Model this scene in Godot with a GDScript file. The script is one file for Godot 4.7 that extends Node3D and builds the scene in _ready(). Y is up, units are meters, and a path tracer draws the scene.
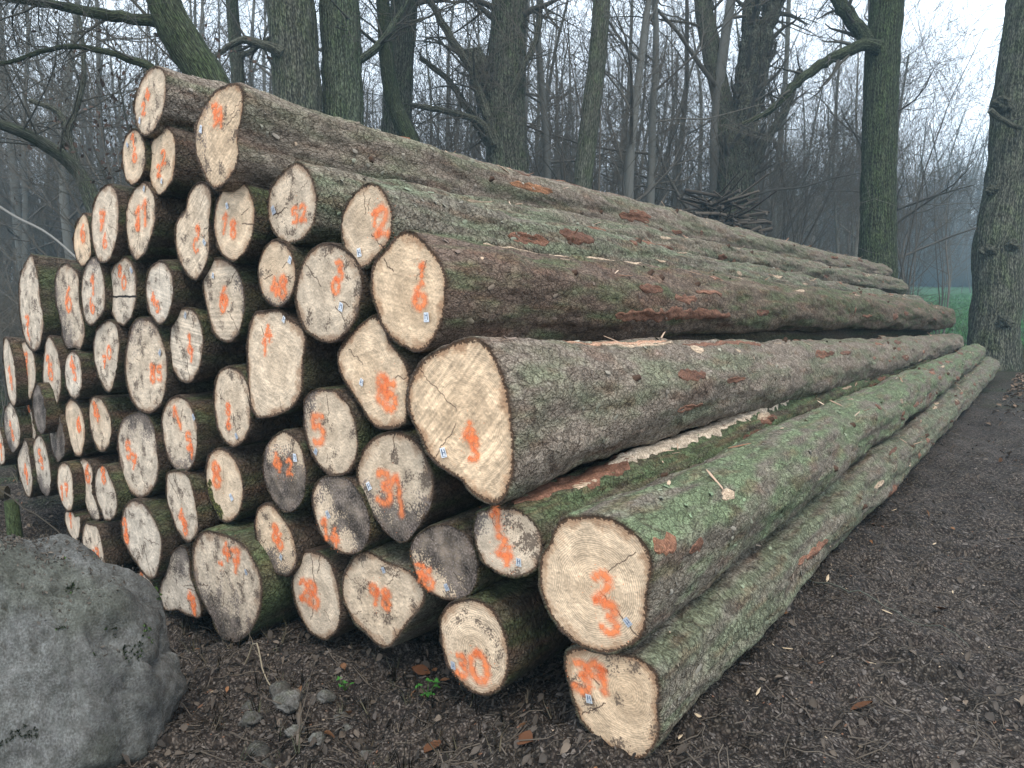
extends Node3D

# ---------------------------------------------------------------- pile frame
const ORIGIN := Vector3(0.4295,0.0000,-2.3442)          # ground under the lowest right log's end
const TURN := 0.64926
var AX := Vector3(sin(TURN), 0, -cos(TURN))      # along the logs, away from the cut ends
var RX := Vector3(cos(TURN), 0, sin(TURN))       # to the right along the row of cut ends

var rng := RandomNumberGenerator.new()
var na := FastNoiseLite.new()
var nb := FastNoiseLite.new()
var nc := FastNoiseLite.new()
var M := {}
var taken := {}

class Geo:
	var v := PackedVector3Array()
	var n := PackedVector3Array()
	var c := PackedColorArray()
	var uv := PackedVector2Array()
	var i := PackedInt32Array()
	func put(p: Vector3, nn: Vector3, col: Color, t := Vector2.ZERO) -> void:
		v.append(p); n.append(nn); c.append(col); uv.append(t)
	func tri(a: int, b: int, d: int) -> void:
		i.append(a); i.append(b); i.append(d)
	func smooth() -> void:
		n.resize(v.size()); n.fill(Vector3.ZERO)
		for k in range(0, i.size(), 3):
			var a := i[k]
			var b := i[k + 1]
			var d := i[k + 2]
			var m := (v[d] - v[a]).cross(v[b] - v[a])
			n[a] += m; n[b] += m; n[d] += m
		for k in n.size():
			n[k] = n[k].normalized() if n[k].length_squared() > 1e-20 else Vector3.UP
	func mesh() -> ArrayMesh:
		var arr := []
		arr.resize(Mesh.ARRAY_MAX)
		arr[Mesh.ARRAY_VERTEX] = v; arr[Mesh.ARRAY_NORMAL] = n; arr[Mesh.ARRAY_COLOR] = c
		arr[Mesh.ARRAY_TEX_UV] = uv; arr[Mesh.ARRAY_INDEX] = i
		var m := ArrayMesh.new()
		m.add_surface_from_arrays(Mesh.PRIMITIVE_TRIANGLES, arr)
		return m

# ---------------------------------------------------------------- naming
func numbered(called: String) -> String:
	var k: int = taken.get(called, 0)
	taken[called] = k + 1
	return called if k == 0 else "%s_%03d" % [called, k]

func tag(o: Node, label: String, category: String, group := "") -> Node:
	o.set_meta("label", label)
	o.set_meta("category", category)
	if group: o.set_meta("group", group)
	return o

func thing(called: String, label: String, category: String, at := Vector3.ZERO, group := "") -> Node3D:
	var o := Node3D.new()
	o.name = numbered(called)
	add_child(o, true)
	o.position = at
	tag(o, label, category, group)
	return o

func obj(called: String, mesh: Mesh, mat: Material, parent: Node = null) -> MeshInstance3D:
	var o := MeshInstance3D.new()
	o.mesh = mesh
	o.material_override = mat
	if parent == null:
		o.name = numbered(called)
		add_child(o, true)
	else:
		o.name = called
		parent.add_child(o, true)
	return o

func scatter(called: String, mesh: Mesh, mat: Material, at: Array, cols: Array, parent: Node = null) -> MultiMeshInstance3D:
	var mm := MultiMesh.new()
	mm.transform_format = MultiMesh.TRANSFORM_3D
	mm.use_colors = true
	mm.mesh = mesh
	mm.instance_count = at.size()
	for k in at.size():
		mm.set_instance_transform(k, at[k])
		mm.set_instance_color(k, cols[k])
	var o := MultiMeshInstance3D.new()
	o.multimesh = mm
	o.material_override = mat
	o.set_meta("kind", "stuff")
	if parent == null:
		o.name = numbered(called)
		add_child(o, true)
	else:
		o.name = called
		parent.add_child(o, true)
	return o

# ---------------------------------------------------------------- small tools
func rv() -> Vector3:
	return Vector3(rng.randf_range(-1, 1), rng.randf_range(-1, 1), rng.randf_range(-1, 1))

func lin(r: float, g: float, b: float) -> Color:
	return Color(r, g, b)

func tube(g: Geo, pts: PackedVector3Array, rad: PackedFloat32Array, sides: int, col: Color, lump := 0.0, vtile := 1.0, utile := 1.0, cap := false) -> void:
	var u := Vector3.ZERO
	var run := 0.0
	var base := g.v.size()
	var cnt := pts.size()
	for k in cnt:
		var t: Vector3 = (pts[mini(k + 1, cnt - 1)] - pts[maxi(k - 1, 0)]).normalized()
		if k == 0:
			u = t.cross(Vector3(0.31, 0.22, 0.92)).normalized()
		else:
			u = (u - t * u.dot(t)).normalized()
			run += pts[k].distance_to(pts[k - 1])
		var w := t.cross(u)
		for s in sides + 1:
			var f := TAU * (s % sides) / sides
			var o := u * cos(f) + w * sin(f)
			var r := rad[k]
			if lump > 0.0:
				var q := pts[k] + o * r
				r *= 1.0 + lump * (na.get_noise_3d(q.x * 28, q.y * 11, q.z * 28) + 0.45 * na.get_noise_3d(q.x * 90, q.y * 30, q.z * 90))
			g.put(pts[k] + o * r, o, col, Vector2(utile * s / sides, run * vtile))
	for k in cnt - 1:
		for s in sides:
			var a := base + k * (sides + 1) + s
			var b := a + 1
			var d := a + sides + 1
			g.tri(a, d, b); g.tri(b, d, d + 1)
	if cap:
		for e in 2:
			var ring := base + (0 if e == 0 else (cnt - 1) * (sides + 1))
			var dirn: Vector3 = (pts[0] - pts[1]).normalized() if e == 0 else (pts[cnt - 1] - pts[cnt - 2]).normalized()
			var m := g.v.size()
			g.put(pts[0 if e == 0 else cnt - 1], dirn, col)
			for s in sides:
				g.put(g.v[ring + s], dirn, col)
			for s in sides:
				if e == 0: g.tri(m, m + 1 + s, m + 1 + (s + 1) % sides)
				else: g.tri(m, m + 1 + (s + 1) % sides, m + 1 + s)

func grow(g: Geo, p: Vector3, d: Vector3, ln: float, r: float, depth: int, col: Color, kids := 4, lift := 0.04, wander := 0.3) -> void:
	var n := 5 if depth >= 2 else 3
	var pts := PackedVector3Array([p])
	var rad := PackedFloat32Array([r])
	for k in n:
		d = (d + rv() * wander + Vector3.UP * lift).normalized()
		p += d * ln / n
		pts.append(p)
		rad.append(r * (1.0 - 0.8 * (k + 1) / n))
	tube(g, pts, rad, 5 if r > 0.03 else 3, col)
	if depth <= 0: return
	for c in kids:
		var t := rng.randf_range(0.25, 0.98) * n
		var k := mini(int(t), n - 1)
		var at := pts[k].lerp(pts[k + 1], t - k)
		var way := (pts[k + 1] - pts[k]).normalized()
		var side := way.cross(rv()).normalized()
		var dd := (way * rng.randf_range(0.45, 1.0) + side * rng.randf_range(0.5, 1.0)).normalized()
		grow(g, at, dd, ln * rng.randf_range(0.4, 0.68), maxf(rad[k] * rng.randf_range(0.4, 0.6), 0.004), depth - 1, col, kids, lift, wander)

func noise_bytes(kind: String, freq: float, w: int, h: int, sz: int, seed_ := 1, jitter := 1.0) -> PackedByteArray:
	var f := FastNoiseLite.new()
	f.seed = seed_
	f.frequency = freq
	if kind == "cells":
		f.noise_type = FastNoiseLite.TYPE_CELLULAR
		f.cellular_return_type = FastNoiseLite.RETURN_DISTANCE2_SUB
		f.cellular_jitter = jitter
		f.domain_warp_enabled = true
		f.domain_warp_amplitude = 14.0
		f.domain_warp_frequency = 0.03
		f.fractal_type = FastNoiseLite.FRACTAL_NONE
	elif kind == "ids":
		f.noise_type = FastNoiseLite.TYPE_CELLULAR
		f.cellular_return_type = FastNoiseLite.RETURN_CELL_VALUE
		f.cellular_jitter = jitter
		f.domain_warp_enabled = true
		f.domain_warp_amplitude = 14.0
		f.domain_warp_frequency = 0.03
		f.fractal_type = FastNoiseLite.FRACTAL_NONE
	elif kind == "ridges":
		f.noise_type = FastNoiseLite.TYPE_SIMPLEX
		f.fractal_type = FastNoiseLite.FRACTAL_RIDGED
		f.fractal_octaves = 3
	else:
		f.noise_type = FastNoiseLite.TYPE_SIMPLEX
		f.fractal_type = FastNoiseLite.FRACTAL_FBM
		f.fractal_octaves = 5
	var im := f.get_seamless_image(w, h)
	im.convert(Image.FORMAT_L8)
	im.resize(sz, sz, Image.INTERPOLATE_CUBIC)
	return im.get_data()

func tex(im: Image) -> ImageTexture:
	return ImageTexture.create_from_image(im)

# bark-like or soil-like surface: albedo factor + normal map
func relief(called: String, sz: int, cells: PackedByteArray, ids: PackedByteArray, fbm: PackedByteArray, edge: float, bump: float, dark: Color, light: Color, own: float) -> void:
	var alb := PackedByteArray()
	alb.resize(sz * sz * 3)
	var hgt := PackedByteArray()
	hgt.resize(sz * sz)
	for k in sz * sz:
		var e := minf(1.0, cells[k] / 255.0 / edge)
		e = e * e * (3.0 - 2.0 * e)
		var f := fbm[k] / 255.0 - 0.5
		var h := clampf(e * (0.55 + own * (ids[k] / 255.0)) + f * 0.75, 0.0, 1.0)
		hgt[k] = int(h * 255)
		var a := clampf(0.15 + 0.75 * h + f * 0.5 + (ids[k] / 255.0 - 0.5) * own * 0.6, 0.0, 1.0)
		alb[k * 3] = int(255 * lerpf(dark.r, light.r, a))
		alb[k * 3 + 1] = int(255 * lerpf(dark.g, light.g, a))
		alb[k * 3 + 2] = int(255 * lerpf(dark.b, light.b, a))
	var im := Image.create_from_data(sz, sz, false, Image.FORMAT_RGB8, alb)
	var hm := Image.create_from_data(sz, sz, false, Image.FORMAT_L8, hgt)
	hm.convert(Image.FORMAT_RGBA8)
	hm.bump_map_to_normal_map(bump)
	M[called + "_albedo"] = tex(im)
	M[called + "_normal"] = tex(hm)

# spruce bark: thin scales that lap over each other, fine dark seams, gritty grain
func scaly(called: String, sz: int, broad: PackedByteArray, cells: PackedByteArray, ids: PackedByteArray, grit: PackedByteArray) -> void:
	var alb := PackedByteArray()
	alb.resize(sz * sz * 3)
	var hgt := PackedByteArray()
	hgt.resize(sz * sz)
	for k in sz * sz:
		var g := grit[k] / 255.0 - 0.5
		var b := broad[k] / 255.0 + g * 0.05
		var step := fposmod(b * 7.0 + ids[k] / 255.0 * 1.6, 1.0)
		var seam := minf(1.0, cells[k] / 255.0 / 0.2)
		seam = lerpf(1.0, seam, clampf(0.15 + 5.0 * absf(broad[(k * 2 + sz * 131) % (sz * sz)] / 255.0 - 0.5), 0.0, 1.0))
		var lap := minf(1.0, step / 0.2)
		var h := clampf(0.12 + 0.42 * step * lap + 0.36 * seam + g * 0.35, 0.0, 1.0)
		hgt[k] = int(h * 255)
		var a := clampf(0.72 + 0.25 * (step - 0.5) + g * 0.6 + (ids[k] / 255.0 - 0.5) * 0.3, 0.0, 1.0)
		a *= 0.5 + 0.5 * lap
		a *= 0.45 + 0.55 * seam
		alb[k * 3] = int(255 * lerpf(0.36, 1.0, a))
		alb[k * 3 + 1] = int(255 * lerpf(0.325, 0.985, a))
		alb[k * 3 + 2] = int(255 * lerpf(0.30, 0.965, a))
	var hm := Image.create_from_data(sz, sz, false, Image.FORMAT_L8, hgt)
	hm.convert(Image.FORMAT_RGBA8)
	hm.bump_map_to_normal_map(7.0)
	M[called + "_albedo"] = tex(Image.create_from_data(sz, sz, false, Image.FORMAT_RGB8, alb))
	M[called + "_normal"] = tex(hm)

func surface(col: Color, rough := 0.9, t := "", nscale := 1.0, vertex := true) -> StandardMaterial3D:
	var m := StandardMaterial3D.new()
	m.albedo_color = col
	m.roughness = rough
	m.metallic_specular = 0.3
	m.vertex_color_use_as_albedo = vertex
	if t:
		m.albedo_texture = M[t + "_albedo"]
		m.normal_enabled = true
		m.normal_texture = M[t + "_normal"]
		m.normal_scale = nscale
	return m

# ---------------------------------------------------------------- ground shape
func ground_y(x: float, z: float, fine := true) -> float:
	var dx := x - ORIGIN.x
	var dz := z - ORIGIN.z
	var s := dx * RX.x + dz * RX.z
	var d := dx * AX.x + dz * AX.z
	var dip := -0.14 * smoothstep(0.25, 0.9, -s) - 0.27 * smoothstep(1.9, 3.0, -s) + 0.12 * smoothstep(4.0, 5.5, -s)
	var y := dip * smoothstep(-1.7, -0.35, d) * (1.0 - smoothstep(9.0, 16.0, d))
	y += 0.05 * smoothstep(0.1, 0.5, -s) * smoothstep(-0.15, -0.5, d) * (1.0 - smoothstep(0.5, 1.1, -s))
	y += 0.06 * smoothstep(6.0, 14.0, d) * smoothstep(-3.0, 0.0, s)
	var far := -z
	y += clampf(far - 24.0, 0.0, 90.0) * 0.045 * smoothstep(0.0, 12.0, x - 0.35 * far)
	y += clampf(far - 26.0, 0.0, 90.0) * 0.03 * (1.0 - smoothstep(0.0, 12.0, x - 0.35 * far))
	y += na.get_noise_2d(x * 3.0, z * 3.0) * 0.07 * smoothstep(1.0, 4.0, absf(x) + absf(z + 2.0))
	if fine:
		var k := 1.0 - smoothstep(10.0, 25.0, far)
		y += k * (na.get_noise_2d(x * 22.0 + 7, z * 22.0) * 0.045 + nb.get_noise_2d(x * 60.0, z * 60.0) * 0.02 + nb.get_noise_2d(x * 190.0, z * 190.0) * 0.009)
	return y

func ground_mesh() -> ArrayMesh:
	var g := Geo.new()
	var n := 560
	var xs := PackedFloat32Array()
	var zs := PackedFloat32Array()
	for k in n + 1:
		var t := 2.0 * k / n - 1.0
		xs.append(0.9 + 1.0 * sinh(t * 5.9))
		zs.append(-4.2 + 0.95 * sinh(t * 6.0) if t < 0.0 else -4.2 + 1.0 * sinh(t * 3.6))
	for j in n + 1:
		for k in n + 1:
			var x := xs[k]
			var z := zs[j]
			var far := -z
			var y := ground_y(x, z)
			var f := na.get_noise_2d(x * 9.0, z * 9.0)
			var f2 := nb.get_noise_2d(x * 14.0, z * 14.0)
			var col := Color(0.10, 0.087, 0.078).lerp(Color(0.155, 0.135, 0.12), clampf(0.5 + f * 0.8 + f2 * 0.4, 0, 1))
			var wood := smoothstep(9.0, 15.0, far + f * 3.0)
			col = col.lerp(Color(0.10, 0.082, 0.055).lerp(Color(0.075, 0.09, 0.045), clampf(0.5 + f * 1.4, 0, 1)), wood)
			var grass := smoothstep(4.2, 6.5, -x + f * 2.0) * smoothstep(4.0, 7.0, far) * (1.0 - smoothstep(14.0, 25.0, far))
			col = col.lerp(Color(0.07, 0.11, 0.045), grass * 0.8)
			var field := smoothstep(-1.0, 2.0, x - 0.5 * far + f * 1.5) * smoothstep(22.0, 27.0, far + f * 3.0) * (1.0 - smoothstep(95.0, 105.0, far))
			col = col.lerp(Color(0.115, 0.29, 0.10), field)
			g.put(Vector3(x, y, z), Vector3.UP, col, Vector2(x, z))
	for j in n:
		for k in n:
			var a := j * (n + 1) + k
			g.tri(a, a + n + 1, a + 1); g.tri(a + 1, a + n + 1, a + n + 2)
	g.smooth()
	if g.n[10].y < 0.0:
		for k in range(0, g.i.size(), 3):
			var b := g.i[k + 1]
			g.i[k + 1] = g.i[k + 2]; g.i[k + 2] = b
		g.smooth()
	return g.mesh()

# ---------------------------------------------------------------- logs
const LOGS := [
	["topmost log at the left peak of the pile, marked 42 in orange",-3.018,2.654,-0.020,-2.513,2.191,0.121,13.99,[183,192,211,202,184,173,163,154,154,158,173,180,192,191,190,193,189,183,169,166,155,155,166,170],["4",-0.022,0.037,0.068,0,"2",-0.074,-0.031,0.062,0],[-0.116,-0.086],"w3 s2 m1 c1","grey"],
	["small log marked 16 at lower left of the topmost log",-3.258,2.385,-0.010,-2.710,1.976,0.102,14.04,[152,149,147,146,148,151,152,146,151,152,151,149,146,146,146,155,151,157,149,149,145,150,151,150],["1",0.008,0.089,0.071,-10,"6",0.023,0.008,0.078,0],[-0.062,0.076],"w4 s1 m1","dark"],
	["log marked 22 lying directly under the topmost log",-2.983,2.337,0.010,-2.484,1.937,0.114,13.56,[155,162,180,183,183,180,167,158,161,159,157,159,158,169,168,179,179,187,174,165,158,162,152,153],["2",0.026,0.013,0.076,0,"2",-0.032,-0.051,0.063,0],[0.004,-0.111],"w5 s1 m1","dark"],
	["long log with kidney shaped end marked 77 along the top of the pile",-2.230,2.354,-0.100,-1.880,2.103,0.125,14.00,[172,206,252,277,248,222,210,199,197,200,210,223,224,223,211,215,233,247,239,228,216,210,192,167],["7",-0.028,0.112,0.071,0,"7",0.021,0.075,0.089,-20,"1",-0.014,0.062,0.060,60],[-0.153,0.051],"w6 s5 m1 k1 a18","grey"],
	["very small log end on the upper left slope beside the log marked 76",-4.074,1.951,0.027,-3.378,1.629,0.105,13.73,[136,135,143,160,174,179,159,147,146,140,145,151,152,157,153,159,157,163,158,152,158,154,161,146],["6",0.020,0.051,0.108,0],[],"w5 m1","dark"],
	["oval log marked 76 on the upper left slope of the pile",-3.637,2.032,-0.021,-3.020,1.693,0.147,14.40,[193,209,232,249,248,232,214,206,200,195,201,198,209,210,221,231,246,240,229,218,199,191,186,190],["7",-0.037,0.016,0.116,10,"6",-0.002,-0.103,0.086,0],[],"w2 s2 c2","dark"],
	["pointed oval log marked 11 just below the log marked 22",-3.241,2.030,-0.002,-2.695,1.692,0.134,14.25,[194,201,218,219,219,218,198,189,182,184,182,192,185,190,196,214,227,234,206,195,175,169,169,174],["1",-0.017,0.008,0.125,0,"1",0.071,0.031,0.145,0,"6",-0.027,-0.021,0.074,0],[0.078,0.169],"w3 s1 m1 c1","dark"],
	["narrow wavy sided log marked 9C below the kidney shaped end",-2.664,1.928,-0.002,-2.222,1.611,0.141,14.08,[150,163,198,262,274,259,229,191,153,156,178,199,200,212,218,221,226,241,250,228,207,190,172,155],["9",0.042,-0.000,0.059,0,"C",0.021,-0.070,0.071,0],[0.112,-0.058],"w3 s5 m1","dark"],
	["oval log marked 18 touching the lower tip of the kidney shaped end",-2.250,1.961,-0.028,-1.883,1.637,0.127,14.07,[184,194,194,197,197,190,186,187,183,180,183,181,187,188,188,194,196,194,197,185,183,176,179,177],["1",-0.078,-0.010,0.097,15,"8",-0.001,-0.042,0.081,0],[-0.047,0.075],"w5 s1 g3","dark"],
	["pale log end dotted with black nicks, marked 52",-1.857,2.014,0.029,-1.598,1.825,0.130,14.00,[185,187,188,190,191,191,177,165,163,170,184,190,193,197,192,184,181,180,172,173,178,182,186,183],["5",0.024,-0.051,0.071,0,"2",0.087,-0.046,0.075,0],[-0.140,-0.015],"w3 m3 c2","greygreen"],
	["small log marked 48 with a tuft of green moss at its right rim",-1.957,1.696,0.002,-1.643,1.425,0.104,14.17,[152,152,153,150,153,150,157,156,153,152,150,155,152,151,151,151,152,150,155,154,154,154,151,151],["4",-0.011,-0.064,0.089,0,"8",0.054,-0.065,0.098,10],[0.118,0.060],"w5 m1 k1 a27 c2","dark"],
	["log marked 60 with mouldy right side, below the log marked 9C",-2.441,1.577,0.014,-2.040,1.329,0.141,13.56,[199,198,198,200,194,196,203,215,233,245,228,203,186,175,175,187,207,215,221,228,224,221,207,199],["6",0.014,0.013,0.097,0,"0",0.000,-0.030,0.076,0],[-0.085,0.122],"w3 s6 m3 k1 a2","dark"],
	["log marked 80 with a level saw step across its end",-3.557,1.626,0.021,-2.955,1.369,0.138,14.03,[196,205,218,219,218,208,197,190,196,192,193,194,202,202,214,212,219,210,210,194,193,189,187,190],["8",-0.016,0.119,0.069,10,"0",0.037,0.049,0.075,10],[0.150,0.121],"w1 m2 h1","dark"],
	["pale grey log marked 45 right of the saw stepped log",-3.038,1.616,-0.016,-2.529,1.361,0.114,13.53,[166,169,180,176,178,171,168,160,165,167,164,166,165,165,163,172,173,181,180,173,164,154,155,156],["4",-0.070,-0.037,0.071,0,"5",-0.023,-0.084,0.059,0],[],"w0 s4 m1","dark"],
	["log marked 19 scored by fine level saw lines",-2.865,1.318,0.029,-2.387,1.123,0.136,13.93,[190,202,211,216,219,210,205,204,194,187,186,183,187,196,218,214,215,215,209,206,188,185,181,188],["1",0.051,0.031,0.064,0,"9",0.055,-0.048,0.088,0],[0.021,0.169],"w1 s9 m1","dark"],
	["big mottled log marked 85 in the left half of the pile",-3.318,1.174,0.018,-2.759,1.007,0.192,14.29,[279,286,288,290,295,289,286,293,285,268,262,265,277,285,295,300,297,287,282,275,275,280,274,273],["8",0.098,-0.036,0.106,0,"5",0.184,-0.030,0.086,0],[0.209,0.093],"w2 s3 m3 k1 a12","dark"],
	["lemon shaped log marked 70 left of the big mottled log marked 85",-3.811,1.230,0.017,-3.163,1.052,0.142,14.33,[183,208,231,248,236,219,201,194,192,199,199,206,203,209,202,210,217,237,247,227,195,177,169,172],["7",-0.031,-0.055,0.081,0,"0",0.050,0.008,0.080,0],[],"w1 m3 k1 a13","dark"],
	["long oval log marked 16 left of the saw stepped log",-3.891,1.621,-0.008,-3.228,1.365,0.136,14.22,[191,193,200,211,226,221,209,196,186,181,182,181,189,190,204,224,230,219,197,184,182,185,196,190],["1",0.014,0.040,0.117,0,"6",-0.016,-0.089,0.092,-30],[],"w1 m3 k1 a9","dark"],
	["tall log marked 6 with dirty lower left flank",-4.397,1.528,0.050,-3.644,1.291,0.182,14.34,[187,187,213,277,281,277,289,295,305,308,285,257,234,212,206,228,276,296,284,286,333,323,296,226],["6",0.000,0.047,0.162,0],[],"w2 m2 k3 a21","dark"],
	["tallest log end with a spiked top, on the far left shoulder of the pile",-5.005,1.531,0.030,-4.142,1.293,0.201,13.59,[230,223,242,281,317,376,343,310,304,295,278,264,257,262,269,288,314,326,335,332,328,309,291,271],["7",-0.087,-0.142,0.126,0,"1",-0.065,-0.230,0.063,-30],[],"w1 m2","dark"],
	["thin sliver of a log end at far left, two rows above the lowest",-5.330,1.024,-0.029,-4.409,0.887,0.128,13.70,[140,142,144,153,175,208,253,266,233,193,159,137,127,126,134,151,188,221,255,262,226,183,161,149],["1",0.004,-0.022,0.124,0,"1",0.042,-0.081,0.101,0],[],"w1","dark"],
	["narrow pointed log marked 71 right under the tall spike topped end",-5.166,1.058,0.037,-4.274,0.915,0.130,13.89,[184,183,188,186,190,193,200,208,216,201,190,176,175,166,168,177,195,213,238,204,189,180,181,178],["7",-0.021,0.046,0.130,0,"1",-0.021,-0.053,0.108,0],[],"w1","dark"],
	["oval log marked 15 right of the narrow pointed log marked 71",-4.669,1.042,0.010,-3.867,0.901,0.147,13.77,[187,198,209,226,238,257,273,250,204,179,168,169,177,193,222,243,253,255,249,224,206,195,188,185],["1",-0.044,0.060,0.145,0,"5",0.001,0.019,0.116,0],[],"w1 m1 c1","dark"],
	["small blunt log marked 45 left of the lemon shaped log",-4.286,1.065,0.001,-3.552,0.920,0.108,13.85,[153,157,167,175,166,163,158,155,152,154,154,151,159,158,167,165,169,163,164,156,157,150,154,152],["4",-0.004,0.074,0.103,0,"5",0.032,0.008,0.089,0],[],"w0 m3","dark"],
	["log end cut off by the left border of the photograph",-5.928,0.355,0.050,-4.899,0.352,0.100,14.03,[138,134,140,143,154,170,152,146,136,133,141,159,148,147,158,146,141,146,149,143,148,154,151,152],["1",0.054,-0.034,0.138,0],[],"w1 m2","dark"],
	["mould darkened log with an orange smear, at far left mid height",-5.489,0.571,0.007,-4.539,0.525,0.133,14.31,[208,202,203,191,193,192,201,188,186,196,193,202,199,209,198,197,196,204,192,179,180,186,199,205],["1",-0.012,0.000,0.104,-20,"6",0.028,-0.056,0.083,0],[],"w1 m6 k3 a22","dark"],
	["unmarked grey black weathered log among the far left ends",-4.733,0.789,-0.060,-3.919,0.700,0.102,14.34,[128,130,134,138,153,166,185,164,157,151,139,137,129,129,137,143,160,162,169,165,166,150,143,136],[],[],"w0 m3 k9 a9","dark"],
	["thin log end half hidden behind the grey black unmarked log",-5.331,0.613,0.080,-4.409,0.559,0.091,14.39,[92,78,80,95,129,169,174,164,153,135,129,113,107,105,106,115,132,149,181,159,150,144,147,123],["6",0.012,0.121,0.061,0],[],"w1 m1 k3 a9","dark"],
	["two toned log marked 7 with grey lower right half",-4.664,0.597,0.014,-3.862,0.546,0.113,13.65,[160,154,154,157,172,168,175,172,174,174,178,159,147,145,153,160,175,177,185,168,164,172,165,167],["7",0.003,0.087,0.081,0],[],"w1 m2 k6 a33","dark"],
	["smooth oval log with a single orange blot, left of the log marked 14",-4.385,0.692,0.029,-3.633,0.622,0.126,14.37,[178,181,180,181,178,182,184,195,196,200,197,184,176,169,162,166,174,196,204,205,199,183,180,175],["6",0.079,0.027,0.102,0,"0",0.078,0.021,0.072,0],[-0.219,-0.034],"w3","dark"],
	["oval log marked 14 left of the big mottled log marked 57",-4.006,0.753,0.032,-3.323,0.670,0.122,14.01,[183,186,174,173,168,173,175,181,192,196,187,179,172,171,167,174,178,189,186,182,175,180,179,187],["1",-0.073,0.099,0.081,0,"4",-0.035,0.068,0.116,0],[],"w3 m1","dark"],
	["narrow log marked 41 in the far left lower corner of the pile",-5.309,0.270,0.017,-4.392,0.284,0.130,13.69,[154,154,162,182,223,240,222,193,175,170,172,188,182,183,179,177,187,209,224,225,204,189,173,165],["4",0.020,-0.023,0.117,0,"1",0.041,-0.087,0.069,0],[],"w1 m2 k1 a9","dark"],
	["leaning oval log marked 53 in the lower left of the pile",-5.011,0.334,0.027,-4.147,0.335,0.139,14.02,[177,178,180,195,209,227,225,218,214,215,205,199,186,182,180,191,198,220,223,233,227,214,203,187],["5",-0.019,0.072,0.093,0,"3",0.018,0.019,0.086,0],[],"w0 m3 k2 a27","dark"],
	["smooth oval log marked 17 just above the broken log",-4.493,0.262,-0.017,-3.722,0.278,0.113,13.56,[148,157,168,183,182,172,168,163,160,164,160,160,164,160,166,164,171,173,177,176,174,160,152,149],["1",-0.073,-0.061,0.103,0,"7",0.021,-0.024,0.094,0],[],"w1","dark"],
	["log marked 6 with a mossy split beside its twin marked 8",-4.302,0.268,0.050,-3.565,0.282,0.114,14.39,[82,83,89,154,195,197,198,207,204,205,174,147,135,133,140,130,131,161,191,221,244,251,117,88],["6",0.023,0.105,0.120,0],[],"w1 m2 k1 a27","dark"],
	["log marked 8 leaning on the split log marked 6",-3.838,0.319,-0.033,-3.185,0.323,0.116,14.22,[170,165,152,150,162,181,184,180,179,175,176,167,169,162,161,157,164,188,178,176,172,178,175,177],["8",-0.007,0.119,0.099,0],[],"w1 m2","dark"],
	["broken log end with a ragged notch, low on the left",-4.442,-0.012,-0.007,-3.680,0.058,0.083,13.64,[131,153,169,96,79,89,93,92,97,111,141,151,152,136,124,114,107,109,108,113,120,114,116,122],["1",-0.028,0.028,0.103,0],[],"w1","dark"],
	["log marked 13 half hidden behind the boulder",-4.122,-0.123,-0.016,-3.418,-0.031,0.127,14.19,[184,177,180,193,207,184,175,177,192,188,188,186,182,184,191,204,194,186,174,175,175,186,205,203],["1",0.015,-0.045,0.093,0,"3",0.080,-0.024,0.106,0],[],"w1 m2","dark"],
	["big mottled log marked 57 with scuffed brown top",-3.504,0.611,0.030,-2.912,0.557,0.191,13.54,[283,285,301,310,303,278,258,252,258,273,284,291,285,283,292,300,298,287,275,262,263,263,276,281],["5",-0.127,0.010,0.110,0,"7",-0.053,-0.054,0.102,10],[],"w1 m3 k2 a9","dark"],
	["log with a long orange slash and 59 running to its lower right",-2.945,0.809,0.009,-2.453,0.715,0.145,13.54,[204,215,220,222,227,216,215,208,210,212,213,216,205,209,210,220,223,222,217,212,216,211,207,203],["1",-0.011,0.084,0.134,-35,"5",0.109,-0.030,0.097,0,"9",0.130,-0.087,0.079,0],[0.182,0.114],"w2 m1 k1 a29 c2","dark"],
	["oval log marked 86 touching the square log's lower left",-2.412,1.013,0.017,-2.016,0.878,0.133,13.80,[177,181,198,206,206,206,205,204,207,196,185,179,178,180,187,199,209,214,216,203,199,189,188,178],["8",-0.032,-0.020,0.063,0,"6",-0.031,-0.096,0.057,0],[0.046,-0.153],"w3 m1","dark"],
	["log marked 8 with clear growth rings and moss on its lower left",-2.542,0.566,0.030,-2.122,0.521,0.132,14.38,[191,192,196,198,194,196,194,198,199,201,197,191,189,185,189,189,194,209,206,201,193,190,188,188],["8",-0.071,0.043,0.131,0],[0.080,-0.055],"w4 g8 p2","dark"],
	["log marked 42 with its lower half blackened",-1.947,0.731,0.000,-1.634,0.653,0.127,14.40,[173,177,186,199,200,200,200,184,180,178,181,180,181,183,184,186,191,198,202,194,187,182,176,171],["4",-0.055,0.037,0.096,-10,"2",0.046,0.030,0.073,0],[0.098,0.084],"w4 m5 k6 a27","dark"],
	["flat topped slab like log marked 48 above the biggest lower log",-2.914,0.401,-0.015,-2.428,0.389,0.129,13.57,[168,161,164,177,198,195,197,194,205,223,204,190,182,171,158,161,179,189,206,218,211,211,202,185],["4",-0.003,-0.073,0.094,0,"8",0.030,-0.129,0.082,0],[],"w1 s1 m1 c2","dark"],
	["spindle shaped log marked 86 with mouldy foot",-2.060,0.358,0.008,-1.727,0.354,0.117,13.53,[176,166,156,150,146,153,172,183,191,192,189,183,170,163,159,155,153,158,172,177,189,188,192,188],["8",0.012,0.037,0.088,0,"6",0.048,0.006,0.082,0],[0.056,-0.076],"w5 m2 k2 a27 g2","dark"],
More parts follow.
